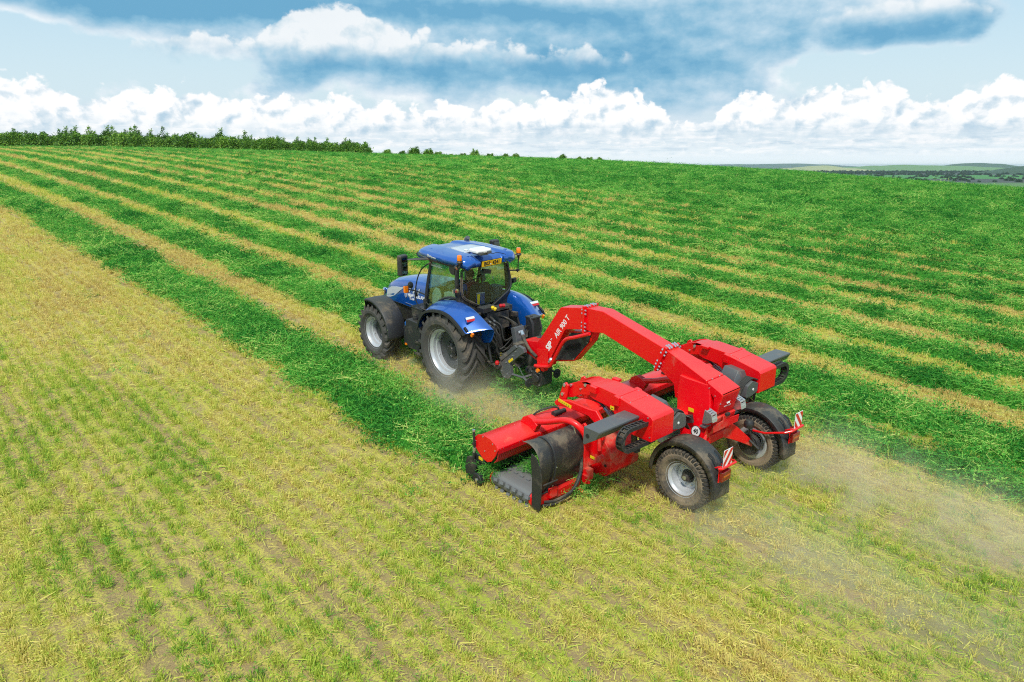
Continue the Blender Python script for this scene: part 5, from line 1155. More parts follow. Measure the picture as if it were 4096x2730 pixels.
    m = MB(); m.cyl((-4.86, 1.48, 1.44), (-5.02, 1.485, 1.355), .024, 12); m.box((-4.84, 1.48, 1.46), (.06, .10, .06)); ic = B(m, 'tilt_cylinder', M['black'], T)
    m = MB(); m.cyl((-5.02, 1.485, 1.355), (-5.22, 1.49, 1.25), .034, 12); m.cyl((-5.10, 1.52, 1.32), (-5.2, 1.52, 1.27), .018, 8); B(m, 'tilt_barrel', plain('pale_blue_steel', (.34, .44, .52), .35, .4), ic)
    # sliding beam out of the carrier's side
    def trough(ya, yb): return [[(-5.60, y, 1.575), (-5.895, y, 1.578), (-5.90, y, 1.55), (-5.84, y, 1.44), (-5.62, y, 1.29), (-5.59, y, 1.30)] for y in (ya, yb)]
    bm_ = B(MB().loft(trough(1.696, 2.585)), 'sliding_beam', M['grey_dark'], T, .008)
    m = MB(); m.cyl((-5.68, 2.584, 1.45), (-5.68, 2.590, 1.45), .035, 16); B(m, 'beam_plug', M['ink'], bm_)
    # inner covers towards the boom
    m = MB(); m.loft([[(-5.56, y, 1.28), (-5.56, y, z), (-5.84, y, z - .03), (-5.93, y, z - .20), (-5.90, y, 1.24)] for y, z in ((1.184, 1.60), (.98, 1.635), (.87, 1.50), (.84, 1.36))])
    m.loft([[(-5.96, y, zb), (-5.96, y, zt), (-6.125, y, zt), (-6.125, y, zb)] for y, zt, zb in ((1.184, 1.42, 1.27), (1.0, 1.50, 1.22), (.86, 1.44, 1.22), (.83, 1.34, 1.24))])
    cv = B(m, 'inner_cover', M['grey_dark'], T, .010)
    m = MB(); m.lathe([(.002, -.01), (.020, -.008), (.022, 0)], (-6.125, 1.03, 1.34), 'X', 12); B(m, 'cover_badge', M['white'], cv)
    m = MB()
    for k in range(6): m.tube(smooth_path([(-6.10 + k * .026, 1.19, 1.47), (-6.08 + k * .024, 1.02, 1.525), (-6.06 + k * .02, .84, 1.44), (-6.04 + k * .016, .72, 1.24), (-6.02 + k * .012, .58, 1.06)], 4), .013, 6)
    B(m, 'hose', M['hose'], T)
    # cable chain loop
    path = [(1.50, 1.50), (1.75, 1.512), (2.00, 1.52)] + [(2.08 + .165 * math.sin(a), 1.355 + .165 * math.cos(a)) for a in [math.pi * k / 10 for k in range(0, 11)]] + [(1.95, 1.19), (1.70, 1.19), (1.50, 1.19)]
    pp = smooth_path([(-6.0, a, b) for a, b in path], 3); m = MB()
    # flat links
    acc = 0; last = pp[0]; nxt_ = 0
    for x0 in (-5.955, -6.065):
        rr = []
        for i, p in enumerate(pp):
            t = (pp[min(i + 1, len(pp) - 1)] - pp[max(i - 1, 0)]).normalized(); nn = Vector((0, -t.z, t.y))
            rr.append([(x0 - .008, p.y + nn.y * .032, p.z + nn.z * .032), (x0 + .008, p.y + nn.y * .032, p.z + nn.z * .032), (x0 + .008, p.y - nn.y * .032, p.z - nn.z * .032), (x0 - .008, p.y - nn.y * .032, p.z - nn.z * .032)])
        m.loft(rr)
    chn = B(m, 'cable_chain', M['black'], T, 0)
    m = MB(); dist = 0.0
    for i in range(1, len(pp)):
        seg_ = (pp[i] - pp[i - 1]).length; dist += seg_
        if dist > .052:
            dist = 0; t = (pp[i] - pp[i - 1]).normalized(); nn = Vector((0, -t.z, t.y)); a = math.atan2(t.z, t.y)
            for s_ in (1, -1): m.box((-6.01, pp[i].y + nn.y * .028 * s_, pp[i].z + nn.z * .028 * s_), (.10, .020, .010), (a, 0, 0))
    B(m, 'chain_rung', M['black'], chn)
    m = MB()
    for k in range(4): m.tube([(-5.98 - k * .022, p.y, p.z) for p in pp], .009, 5)
    B(m, 'hose', M['hose'], chn)
    # ---------------- pick-up: roller hood with its comb, end plate
    hx, hz = -3.88, .66
    prof = [(-3.585, .70), (-3.60, .80), (-3.70, .885), (-3.84, .915), (-4.0, .905), (-4.12, .86), (-4.175, .80), (-4.175, .76), (-4.06, .74), (-3.95, .70)]
    def shell(a, b): return [[(x, y, z) for x, z in prof] for y in (a, b)]
    hd = B(MB().loft(shell(.33, 3.01)), 'pickup_hood', red, T, .008, 2, 40)
    m = MB(); ep = [(-3.57, .70), (-3.585, .80), (-3.69, .895), (-3.84, .925), (-4.0, .915), (-4.13, .865), (-4.185, .79), (-4.12, .66), (-4.02, .53), (-3.92, .48), (-3.80, .50), (-3.66, .60)]
    m.prism(ep, 3.01, 3.03); m.prism(ep, .31, .33); ee = B(m, 'hood_end_plate', red, hd, .004)
    m = MB(); 
    for x, z in ((-3.63, .76), (-3.62, .68), (-3.82, .90), (-4.06, .86), (-4.12, .76), (-3.86, .66)): m.bolt((x, 3.03, z), (0, 1, 0), .012, .01)
    for k in range(7):
        yk = .50 + k * .40; m.bolt((-4.165, yk, .79), (-1, 0, .1), .010, .01); m.bolt((-4.165, yk + .06, .79), (-1, 0, .1), .010, .01)
    B(m, 'bolt', M['zinc'], hd)
    m = MB(); m.box((-4.165, 1.67, .745), (.016, 2.66, .07)); nt = 62
    for k in range(nt):
        yk = .36 + k * 2.62 / (nt - 1); m.loft([[(-4.165, yk - .013, .72), (-4.165, yk + .013, .72), (-4.150, yk + .013, .72), (-4.150, yk - .013, .72)], [(-4.13, yk - .010, .60), (-4.13, yk + .010, .60), (-4.115, yk + .010, .60), (-4.115, yk - .010, .60)], [(-4.05, yk - .008, .50), (-4.05, yk + .008, .50), (-4.035, yk + .008, .50), (-4.035, yk - .008, .50)]])
    B(m, 'crop_comb', M['dark_red'], hd)
    m = MB(); m.tube([(-3.86, .34, .62), (-3.86, 3.0, .62)], .11, 14); B(m, 'crop_roller', M['dark_red'], hd)
    # tine drum low at the front, skid wheels
    m = MB(); m.tube([(-3.70, .32, .24), (-3.70, 2.98, .24)], .13, 16)
    for k in range(36):
        yk = .38 + k * .073
        for j in range(5):
            a = j * 1.2566 + k * .4; m.tube([(-3.70 + .12 * math.cos(a), yk, .24 + .12 * math.sin(a)), (-3.70 + .21 * math.cos(a - .15), yk, .24 + .21 * math.sin(a - .15))], .006, 3)
    B(m, 'tine_drum', M['black'], T)
    m = MB(); m.prism([(-3.42, .40), (-3.50, .44), (-3.62, .42), (-3.66, .30), (-3.62, .16), (-3.52, .07), (-3.42, .08), (-3.36, .18), (-3.38, .30)], 3.03, 3.06); m.box((-3.66, 2.99, .44), (.34, .03, .12)); sk = B(m, 'skid_plate', M['black'], T, .006)
    m = MB(); m.tube([(-3.58, 3.05, .42), (-3.62, 3.05, .56), (-3.60, 3.05, .92)], [.03, .018, .022], 8); m.box((-3.61, 3.05, .70), (.05, .05, .05)); B(m, 'height_spindle', M['black'], sk)
    m = MB(); m.cyl((-3.60, 3.05, .92), (-3.60, 3.05, .95), .026, 10); m.cyl((-3.61, 3.05, .55), (-3.615, 3.05, .64), .026, 8); B(m, 'spindle_end', M['zinc'], sk)
    m = MB(); m.box((-3.72, 3.008, .46), (.10, .004, .055)); B(m, 'warning_sticker', M['yellow'], sk)
    for x, yk, r in ((-3.48, 3.0, .13), (-3.74, 3.07, .115)):
        m = MB(); m.lathe([(.03, -.05), (r - .01, -.05), (r, -.035), (r, .035), (r - .01, .05), (.06, .052), (.03, .03)], (x, yk, r), 'Y', 28); w = B(m, 'skid_wheel', M['rubber_clean'], T)
        m = MB(); m.lathe([(.002, .06), (.028, .058), (.032, .03)], (x, yk, r), 'Y', 12); B(m, 'wheel_hub', M['zinc'], w)
    # ---------------- conveyor belt with its cleated end roller
    bw0, bw1 = -3.98, -4.80
    prof_b = [(.40, .225), (2.70, .225)] + [(2.82 + .125 * math.sin(t), .135 + .125 * math.cos(t)) for t in [math.pi * k / 9 for k in range(1, 9)]] + [(2.70, .03), (.40, .03)]
    m = MB(); m.loft([[(x, y, z) for y, z in prof_b] for x in (bw0 + .08, bw1)]); bl = B(m, 'conveyor_belt', M['belt'], T, 0, angle=40)
    m = MB()
    for k in range(6):
        xk = bw0 - .02 - k * .150
        for t in (2.55, 1.15): m.box((xk - (t < 2) * .06, 2.82 + .15 * math.sin(t), .135 + .15 * math.cos(t)), (.075, .055, .05), (math.pi / 2 - t, 0, 0))
        m.box((xk, 2.62, .235), (.075, .04, .035)); m.box((xk - .07, 2.40, .235), (.075, .04, .035))
    B(m, 'belt_cleat', M['belt'], bl, .003)
    for xk in (-3.885, -4.835):
        m = MB(); m.lathe([(.002, -.03), (.105, -.03), (.120, -.022), (.120, .022), (.105, .03), (.002, .03)], (xk, 2.82, .135), 'X', 22); B(m, 'roller_bearing', red, bl)
    # ---------------- deflector behind the belt
    def dprof(f): return [(-4.85, .10), (-4.90, .26), (-5.02 - .06 * f, .55), (-5.05 - .06 * f, .82), (-5.0 - .05 * f, 1.02), (-4.90 - .02 * f, 1.12), (-4.78, 1.13), (-4.70, 1.09)]
    rows = []
    for k in range(14):
        t = k / 13; y = 1.86 + 1.06 * t; f = t; flare = max(0, (t - .72) / .28) ** 1.5
        r = []
        for i, (x, z) in enumerate(dprof(f)):
            r.append((x + flare * .09 * (.2 + i / 8), y, z - flare * .03 * i / 8 + .0))
        rows.append(r)
    df = B(MB().grid(rows), 'deflector', M['black_dusty'], T, 0, angle=60, solid=.012, sub=2)
    m = MB()
    rib = [(x - .018, 2.66, z) for x, z in dprof(.75)]; m.tube(smooth_path([Vector(p) for p in rib], 3), .020, 6, flat=1.0)
    for z, x in ((.50, -5.08), (.25, -4.93)): m.tube([(x - .02, 2.60, z), (x - .01, 2.90, z)], .014, 6)
    m.loft([[(x, y_, z) for x, z in ((-4.88, .05), (-4.885, .60), (-4.85, .88), (-4.87, .97), (-4.97, .94), (-5.06, .80), (-5.11, .62), (-5.09, .30), (-5.07, .06))] for y_ in (2.925, 2.94)]); B(m, 'deflector_rib', M['black'], df, .004)
    m = MB()
    for z, x in ((.95, -5.07), (.75, -5.13), (.40, -5.05), (.2, -4.95)): m.bolt((x, 2.66, z), (-1, 0, 0), .010, .014)
    B(m, 'bolt', M['zinc'], df)
    m = MB(); m.box((-4.93, 2.35, .16), (.10, 1.0, .14)); m.box((-5.0, 2.60, .24), (.05, .16, .16)); B(m, 'deflector_base', redd, T, .006)
    m = MB()
    for k in range(2): m.tube(smooth_path([(-4.98, 2.82 - .05 * k, .07 + .05 * k), (-5.06, 2.60, .07 + .05 * k), (-5.10 - .02 * k, 2.30, .16 + .04 * k), (-5.06 - .02 * k, 2.08, .36), (-5.02, 1.98, .62), (-5.0, 1.95, .80)], 5), .024, 8)
    m.tube(smooth_path([(-4.98, 1.98, .92), (-5.03, 2.02, .78), (-5.02, 2.03, .62), (-4.98, 2.0, .52)], 4), .013, 6); m.tube(smooth_path([(-4.96, 1.95, .95), (-5.02, 1.92, .80), (-5.02, 1.96, .60)], 4), .013, 6); B(m, 'hose', M['hose'], T)
    m = MB(); m.cyl((-4.93, 2.09, 1.18), (-4.95, 2.05, .98), .015, 10); m.lathe([(.002, -.03), (.03, -.028), (.03, .028), (.002, .03)], (-4.93, 2.09, 1.19), 'X', 12); c1 = B(m, 'side_cylinder', M['zinc'], T)
    m = MB(); m.cyl((-4.95, 2.05, 1.0), (-4.97, 2.0, .72), .026, 12); B(m, 'cylinder_barrel', M['grey_dark'], c1)
    # ---------------- frame under the carrier: arched tube, hangers, red belly
    for yk in (2.17,) if sd > 0 else (2.17, .60):
        m = MB(); m.tube(smooth_path([(-4.06, yk, .99), (-4.40, yk - .02, 1.10), (-4.75, yk - .04, 1.24), (-4.95, yk - .08, 1.24), (-5.08, yk - .14, 1.12), (-5.12, yk - .20, .95)], 5), .052, 12); ar = B(m, 'arched_arm', red, T)
        m = MB(); m.prism([(-3.80, .90), (-3.86, 1.02), (-3.98, 1.085), (-4.10, 1.06), (-4.22, .98), (-4.16, .86), (-3.95, .895)], yk - .06, yk + .05); B(m, 'arm_bracket', red, ar, .012)
    m = MB(); m.tube(smooth_path([(-4.06, .60, .99), (-4.40, .62, 1.08), (-4.75, .66, 1.18), (-5.0, .75, 1.10), (-5.12, .80, .95)], 5), .048, 12); m.prism([(-3.80, .90), (-3.86, 1.02), (-3.98, 1.085), (-4.10, 1.06), (-4.22, .98), (-4.16, .86), (-3.95, .895)], .55, .64); B(m, 'inner_arm', red, T, 0)
    m = MB(); m.cyl((-3.98, 1.62, .93), (-3.98, 1.46, .93), .055, 14); m.cyl((-3.98, 1.46, .93), (-3.98, 1.34, .93), .04, 12); m.cyl((-3.98, 1.50, .95), (-3.98, 1.50, 1.02), .018, 8); mo = B(m, 'hydraulic_motor', M['black'], T, .004)
    m = MB(); m.tube(smooth_path([(-3.98, 1.50, 1.02), (-3.92, 1.60, 1.04), (-3.80, 1.78, .98), (-3.70, 1.90, .86)], 4), .016, 6); B(m, 'motor_hose', M['hose'], mo)
    m = MB(); m.prism([(-4.92, .84), (-5.10, .95), (-5.24, .90), (-5.38, .74), (-5.39, .42), (-5.28, .30), (-5.05, .26), (-4.92, .36)], 1.02, 1.70); m.prism([(-4.86, .36), (-4.92, .88), (-5.0, .88), (-5.0, .30)], .60, 1.95); be = B(m, 'belly_housing', redd, T, .014)
    m = MB(); m.bolt((-5.28, 1.702, .50), (0, 1, 0), .022, .02); B(m, 'housing_plug', M['ink'], be)
    m = MB(); m.prism([(-4.94, .28), (-4.94, 1.0), (-5.06, 1.0), (-5.06, .28)], 1.86, 1.97); m.prism([(-4.90, .95), (-4.86, 1.10), (-5.0, 1.22), (-5.14, 1.10), (-5.10, .95)], 1.90, 1.95); hg = B(m, 'hanger', redd, T, .008)
    m = MB(); m.box((-5.10, 1.90, .36), (.12, .10, .18)); m.tube([(-5.02, 2.02, .32), (-5.06, 2.10, .16), (-5.14, 2.06, .10)], .028, 6); m.prism([(-4.98, .36), (-5.16, .36), (-5.20, .24), (-5.08, .20)], 1.95, 2.0); B(m, 'hanger_hook', redd, hg, .006)
    m = MB(); m.prism([(-5.04, .58), (-5.32, .74), (-5.34, .66), (-5.08, .48)], 1.82, 1.88); m.cyl((-5.30, 1.80, .70), (-5.30, 1.92, .70), .045, 14); m.tube([(-5.22, 1.82, 1.05), (-5.26, 1.84, .80)], .035, 8); B(m, 'hanger_link', redd, hg, .008)
    m = MB(); m.box((-5.16, 1.892, .665), (.09, .006, .045)); m.box((-5.45, 1.700, 1.30), (.008, .06, .05)); B(m, 'warning_sticker', M['yellow'], hg)
    m = MB(); m.box((-5.36, 1.702, 1.53), (.075, .006, .06)); m.box((-5.08, 1.957, 1.03), (.05, .006, .06)); B(m, 'warning_sticker', M['yellow'], car)
    m = MB(); m.box((-5.36, 1.706, 1.525), (.035, .003, .012)); B(m, 'sticker_print', M['ink'], car)
    m = MB(); m.cyl((-5.70, 1.55, 1.25), (-5.66, 1.50, .90), .05, 12); m.tube(smooth_path([(-5.72, 1.48, 1.22), (-5.80, 1.52, 1.05), (-5.74, 1.50, .88)], 4), .018, 6); m.box((-5.70, 1.50, .90), (.12, .10, .10)); B(m, 'swing_cylinder', M['black'], T, .004)
if 'mach' not in SKIP: MERGER = build_merger()

# ================================================================ far country beyond the crest
def pt(u, v, dz=0.0): return (CX + u * FH[0] + v * RH[0], CY + u * FH[1] + v * RH[1], valley_z(u) + dz)
def build_valley():
    N = new_mat('valley_fields'); P = N.new('ShaderNodeAttribute', attribute_type='GEOMETRY', attribute_name='uv_m').outputs['Vector']; u, v, _ = N.sep(P)
    n = N.noise(N.vm('MULTIPLY', P, (.004, .0012, 0)), 1.0, 5, .6); f = N.noise(N.vm('MULTIPLY', P, (.02, .006, 0)), 1.0, 6, .65)
    uu = N.m('ADD', u, N.m('MULTIPLY', N.m('SUBTRACT', n, .5), 120.0))
    scrub = N.mix(f, (.030, .048, .040), (.085, .080, .068)); grass = N.mix(f, (.035, .16, .025), (.07, .25, .04)); straw = N.mix(f, (.40, .38, .20), (.50, .47, .28))
    c = N.mix(N.ss(uu, 1060, 1180), N.mix(f, (.07, .16, .04), (.12, .22, .06)), scrub)
    c = N.mix(N.m('MULTIPLY', N.ss(uu, 1420, 1480), N.ss(uu, 2120, 2000)), c, grass)
    c = N.mix(N.m('MULTIPLY', N.ss(uu, 2700, 2900), N.ss(uu, 5200, 4600)), c, N.mix(f, (.08, .19, .05), (.16, .27, .08)))
    c = N.mix(N.ss(uu, 5200, 6500), c, scrub)
    setp(N, Base_Color=c, Roughness=1.0)
    us = np.geomspace(150, 14000, 90); s = np.linspace(-1.1, 1.1, 90); U_, S_ = np.meshgrid(us, s, indexing='ij'); V_ = U_ * S_
    X = CX + U_ * FH[0] + V_ * RH[0]; Y = CY + U_ * FH[1] + V_ * RH[1]; Z = valley_z(U_)
    idx = np.arange(X.size).reshape(X.shape); F = np.stack([idx[:-1, :-1], idx[:-1, 1:], idx[1:, 1:], idx[1:, :-1]], -1).reshape(-1, 4)
    me = mesh_from('valley_ground', np.stack([X, Y, Z], -1).reshape(-1, 3), F, [N.mat], True)
    a = me.attributes.new('uv_m', 'FLOAT_VECTOR', 'POINT'); a.data.foreach_set('vector', np.stack([U_, V_, 0 * U_], -1).astype(np.float32).ravel())
    link('valley_ground', me)['kind'] = 'structure'
    def hill(name, u0, v0, ru, rv, hh, m, seed):
        a = np.linspace(-1, 1, 24); A, B_ = np.meshgrid(a, np.linspace(-1, 1, 60), indexing='ij')
        prof = np.maximum(0, 1 - A ** 2) ** 1.2 * np.maximum(0, 1 - B_ ** 2) ** .8; bump_ = .75 + .35 * vnoise(B_ * 6 + seed, A * 2, 1.0, seed)
        uu = u0 + A * ru; vv = v0 + B_ * rv; X = CX + uu * FH[0] + vv * RH[0]; Y = CY + uu * FH[1] + vv * RH[1]; Z = valley_z(uu) - 2 + hh * prof * bump_
        idx = np.arange(X.size).reshape(X.shape); F = np.stack([idx[:-1, :-1], idx[:-1, 1:], idx[1:, 1:], idx[1:, :-1]], -1).reshape(-1, 4)
        o = link(name, mesh_from(name, np.stack([X, Y, Z], -1).reshape(-1, 3), F, [m], True)); o['kind'] = 'structure'
    def hm(name, a, b, sc):
        N = new_mat(name); P = N.new('ShaderNodeTexCoord').outputs['Object']; setp(N, Base_Color=N.mix(N.noise(P, sc, 5, .65), a, b), Roughness=1.0); return N.mat
    wood = hm('far_wood', (.02, .05, .025), (.055, .10, .045), .05); pale = hm('pale_pasture', (.26, .29, .12), (.42, .41, .20), .03); green = hm('far_pasture', (.09, .19, .05), (.16, .27, .08), .02)
    K = lambda px, u: (px - 2048) / 3034 * u
    hill('wooded_hill', 2300, K(4300, 2300), 260, K(4300, 2300) - K(3965, 2300), 34, wood, 3)
    hill('far_hill', 5200, K(3870, 5200), 400, 230, 44, wood, 5)
    hill('pasture_hill', 3800, K(3250, 3800), 400, 170, 24, pale, 9)
    hill('far_ridge', 9500, K(3060, 9500), 600, 1100, 50, wood, 12)
    hill('green_hill', 4300, K(3640, 4300), 420, 520, 30, green, 15)
build_valley()

def leaf_mat(name, a, b, c_):
    N = new_mat(name); q = N.new('ShaderNodeAttribute', attribute_type='GEOMETRY', attribute_name='leaf').outputs['Fac']; P = N.new('ShaderNodeTexCoord').outputs['Object']
    r = N.new('ShaderNodeObjectInfo').outputs['Random']
    c = N.ramp(N.m('ADD', q, N.m('MULTIPLY', N.m('SUBTRACT', r, .5), .35), clamp=True), [(0.0, a), (.5, b), (1.0, c_)])
    setp(N, Base_Color=c, Roughness=.6); tr = N.new('ShaderNodeBsdfTranslucent'); N.l.new(c, tr.inputs[0]); mx = N.new('ShaderNodeMixShader'); mx.inputs[0].default_value = .25
    N.l.new(N.b.outputs[0], mx.inputs[1]); N.l.new(tr.outputs[0], mx.inputs[2]); N.l.new(mx.outputs[0], N.out.inputs[0]); return N.mat
LEAF = leaf_mat('hedge_leaves', (.035, .10, .010), (.12, .28, .022), (.30, .47, .05)); BARK = plain('bark', (.10, .075, .05), .9)
LEAF_Y = leaf_mat('bush_leaves', (.05, .09, .01), (.14, .20, .02), (.30, .34, .05))
def crown_mesh(seed, hgt, wid, kind, leaf=.24, n=900, mat=None):
    """sprays of leaves along upward, wind-bent shoots"""
    r = np.random.default_rng(seed); Q = []; wind = np.array([RH[0], RH[1], 0.0])
    shoots = []
    if kind == 'pointed': shoots += [(np.zeros(3), hgt * 1.0, .12)]
    ns = {'pointed': 11, 'round': 15, 'low': 14}[kind]
    for k in range(ns):
        a = r.uniform(0, 6.28); rr = wid * .5 * math.sqrt(r.uniform(.05, 1)); top = hgt * (1 - .55 * (rr / (wid * .5)) ** 1.3) * r.uniform(.62, 1.0) if kind != 'low' else hgt * r.uniform(.6, 1.0)
        shoots.append((np.array([rr * math.cos(a), rr * math.sin(a), 0]), top, r.uniform(.08, .2)))
    per = n // len(shoots)
    for base, top, lean in shoots:
        tone = r.uniform(.15, .75)
        for j in range(per):
            t = r.uniform(.05, 1) ** .85; spread = wid * .17 * (1.05 - t) ** .7 + .05
            p = base * (1 - .25 * t) + np.array([0, 0, top * t]) + wind * lean * top * t ** 2 + r.normal(0, spread, 3) * np.array([1, 1, .7])
            if p[2] < .05: p[2] = r.uniform(.05, .5)
            d = r.normal(0, 1, 3) + wind * .8 + np.array([0, 0, .5]); Q.append(blade(p, d, leaf * r.uniform(.7, 1.4), leaf * r.uniform(.35, .6), 0, np.clip(tone + r.normal(0, .2), 0, 1), r))
    V = np.array([q for q, _ in Q], dtype=np.float32).reshape(-1, 3); me = mesh_from('crown', V, np.arange(len(V)).reshape(-1, 4), [mat or LEAF])
    at = me.attributes.new('leaf', 'FLOAT', 'POINT'); at.data.foreach_set('value', np.repeat([v for _, v in Q], 4).astype(np.float32)); return me
def trunk_mesh(seed, hgt, r0):
    r = np.random.default_rng(seed); m = MB(); w = np.array([RH[0], RH[1], 0])
    m.tube([Vector(w * .12 * hgt * t * t + np.array([0, 0, hgt * .92 * t - .3])) for t in (0, .25, .5, .75, 1)], [r0, r0 * .85, r0 * .6, r0 * .35, r0 * .08], 7)
    for k in range(5):
        t = r.uniform(.2, .7); a = r.uniform(0, 6.28); b = Vector(w * .12 * hgt * t * t + np.array([0, 0, hgt * .92 * t - .3])); m.tube([b, b + Vector((math.cos(a) * hgt * .12, math.sin(a) * hgt * .12, hgt * .12)), b + Vector((math.cos(a) * hgt * .18, math.sin(a) * hgt * .18, hgt * .26))], [r0 * .35, r0 * .22, r0 * .05], 5)
    me = bpy.data.meshes.new('trunk'); me.from_pydata(m.V, [], m.F); me.materials.append(BARK); return me
def build_trees():
    kinds = {'pointed': ('slender windswept tree with a pointed top in the hedgerow on the field crest', 'tree', 'trees of the hedgerow on the crest'),
             'round': ('bushy tree with a rounded top in the hedgerow on the field crest', 'tree', 'bushy trees of the hedgerow'),
             'low': ('low bush filling the foot of the hedgerow on the field crest', 'bush', 'low bushes under the hedgerow')}
    protos = {'pointed': [(crown_mesh(40 + i, 4.1, 3.3, 'pointed', .27, 2300), trunk_mesh(60 + i, 4.0, .09)) for i in range(4)],
              'round': [(crown_mesh(50 + i, 3.5, 3.4, 'round', .28, 2200), trunk_mesh(70 + i, 3.0, .10)) for i in range(3)],
              'low': [(crown_mesh(55 + i, 2.2, 3.4, 'low', .26, 1900), trunk_mesh(80 + i, 1.3, .06)) for i in range(3)]}
    rg = np.random.default_rng(17)
    def place(kind, px, scale, extra, label=None, group=None, name=None, mat=None, low=0.0, stretch=1.0):
        az = math.atan((px - 2048) / 3034 / math.cos(PITCH)); k = float(np.interp(az, _AZ, _K)) if az > -.58 else .0002
        s_ = -2 * k * (math.sqrt(18.0 ** 2 + 0 + (CZ) / k) - 0)  # tangent distance from the eye over the crest
        r = math.sqrt(18.0 ** 2 + CZ / k) + extra
        x = CX + r * (math.cos(az) * FH[0] + math.sin(az) * RH[0]); y = CY + r * (math.cos(az) * FH[1] + math.sin(az) * RH[1]); z = float(ground_h(x, y)) - low
        lb, cat, gr = kinds[kind]
        root = bpy.data.objects.new(name or ('hedge_bush' if kind == 'low' else 'hedge_tree'), None); COL.objects.link(root)
        root.location = (x, y, z); root.scale = (scale, scale, scale * stretch); root.rotation_euler = (0, 0, rg.uniform(-.5, .5))
        tag(root, label or lb, cat, group or gr)
        cr, tr = protos[kind][rg.integers(0, len(protos[kind]))]
        if mat is not None: cr = cr.copy(); cr.materials.clear(); cr.materials.append(mat)
        a = bpy.data.objects.new('crown', cr); b = bpy.data.objects.new('trunk', tr)
        for o in (a, b): COL.objects.link(o); o.parent = root
        return root
    x = -90.0
    while x < 1490:
        f = np.clip((x - 900) / 600, 0, 1)
        kd = 'pointed' if rg.random() < .50 else 'round'
        place(kd, x, rg.uniform(.66, 1.0) * (1.0 - .28 * f) * (.88 if kd == 'round' else 1), rg.uniform(1, 7)); x += rg.uniform(15, 30)
    x = -90.0
    while x < 1500:
        place('low', x, rg.uniform(.85, 1.25) * (1 - .25 * max(0, x - 900) / 600), rg.uniform(-1.0, 2)); x += rg.uniform(18, 32)
    for px, sc, kd, lb in ((1512, .50, 'low', 'last low bush at the right end of the hedgerow'), (1585, .42, 'low', 'small bush by itself just right of the hedgerow'), (1640, .36, 'low', 'low shrub between two bushes right of the hedgerow'), (1686, .56, 'round', 'tallest dark bush on the crest right of the hedgerow'), (1738, .48, 'round', 'broad bush beside the tallest bush on the crest'), (1775, .36, 'low', 'low shrub right of the broad crest bush'),
                         (1822, .22, 'low', 'tiny shrub on the crest above the tractor'), (1866, .30, 'low', 'low bush on the crest left of a rounder one'), (1908, .44, 'round', 'round bush on the crest above the tractor roof'), (1965, .34, 'low', 'small bush between two groups on the crest'), (2022, .32, 'round', 'left bush of a close pair on the crest'), (2060, .34, 'round', 'right bush of a close pair on the crest'),
                         (2232, .38, 'round', 'lone bush on the middle of the crest'), (2295, .28, 'round', 'first of the three last bushes on the crest'), (2332, .30, 'low', 'middle one of the three last bushes on the crest'), (2368, .30, 'low', 'rightmost of the small bushes on the crest')):
        place(kd, px, sc, -2.0, lb, 'scattered bushes on the crest', 'crest_bush')
    for px, sc, lb in ((4010, .55, 'left part of the yellow green scrub at the right edge of the field'), (4055, .62, 'taller yellow green bush at the right edge of the field'), (4105, .60, 'yellow green bush cut by the right edge of the photo')):
        place('low', px, sc, -4.0, lb, 'yellow green scrub at the field edge', 'field_edge_bush', LEAF_Y, .15, .75)
    # far hedges and copses: one mass of small crowns
    bm_ = leaf_mat('far_leaves', (.012, .032, .016), (.025, .06, .025), (.05, .10, .035))
    pr_ = []
    for i in range(4):
        me = crown_mesh(90 + i, 6.5, 9.0, 'round', 1.2, 420, bm_); pr_.append(bpy.data.objects.new('far_crown', me))
    us, vs, sc = [], [], []
    def row(u, v0, v1, n, jit, s): 
        us.append(u + rg.normal(0, jit, n)); vs.append(np.sort(rg.uniform(v0, v1, n))); sc.append(rg.uniform(.6, 1.2, n) * s)
    for u, n, j, s in ((1180, 26, 25, .85), (1330, 34, 45, .75), (2080, 220, 45, .95), (2350, 160, 120, 1.0), (2650, 300, 60, 1.15), (2780, 260, 60, 1.25), (1700, 60, 50, .8), (4300, 80, 200, 1.1)): row(u, .25 * u, .75 * u, n, j, s)
    for c in range(26):
        u0 = rg.uniform(1250, 2600); v0 = rg.uniform(.42, .72) * u0; k = rg.integers(2, 7); us.append(u0 + rg.normal(0, 14, k)); vs.append(v0 + rg.normal(0, 22, k)); sc.append(rg.uniform(.5, 1.1, k))
    u = np.concatenate(us); v = np.concatenate(vs); s = np.concatenate(sc); n = len(u)
    # woods on the hills
    X = CX + u * FH[0] + v * RH[0]; Y = CY + u * FH[1] + v * RH[1]; Z = valley_z(u)
    o = scatter_object('distant_woodland', np.zeros((0, 3)), [], np.stack([X, Y, Z], -1), np.stack([0 * u, 0 * u, rg.uniform(0, 6.28, n)], -1), np.stack([s, s, s], -1), rg.integers(0, 4, n), rg.uniform(0, 1, n), pr_, [])
    tag(o, 'dark hedges and copses across the far valley', 'woodland', None, 'stuff')
build_trees()

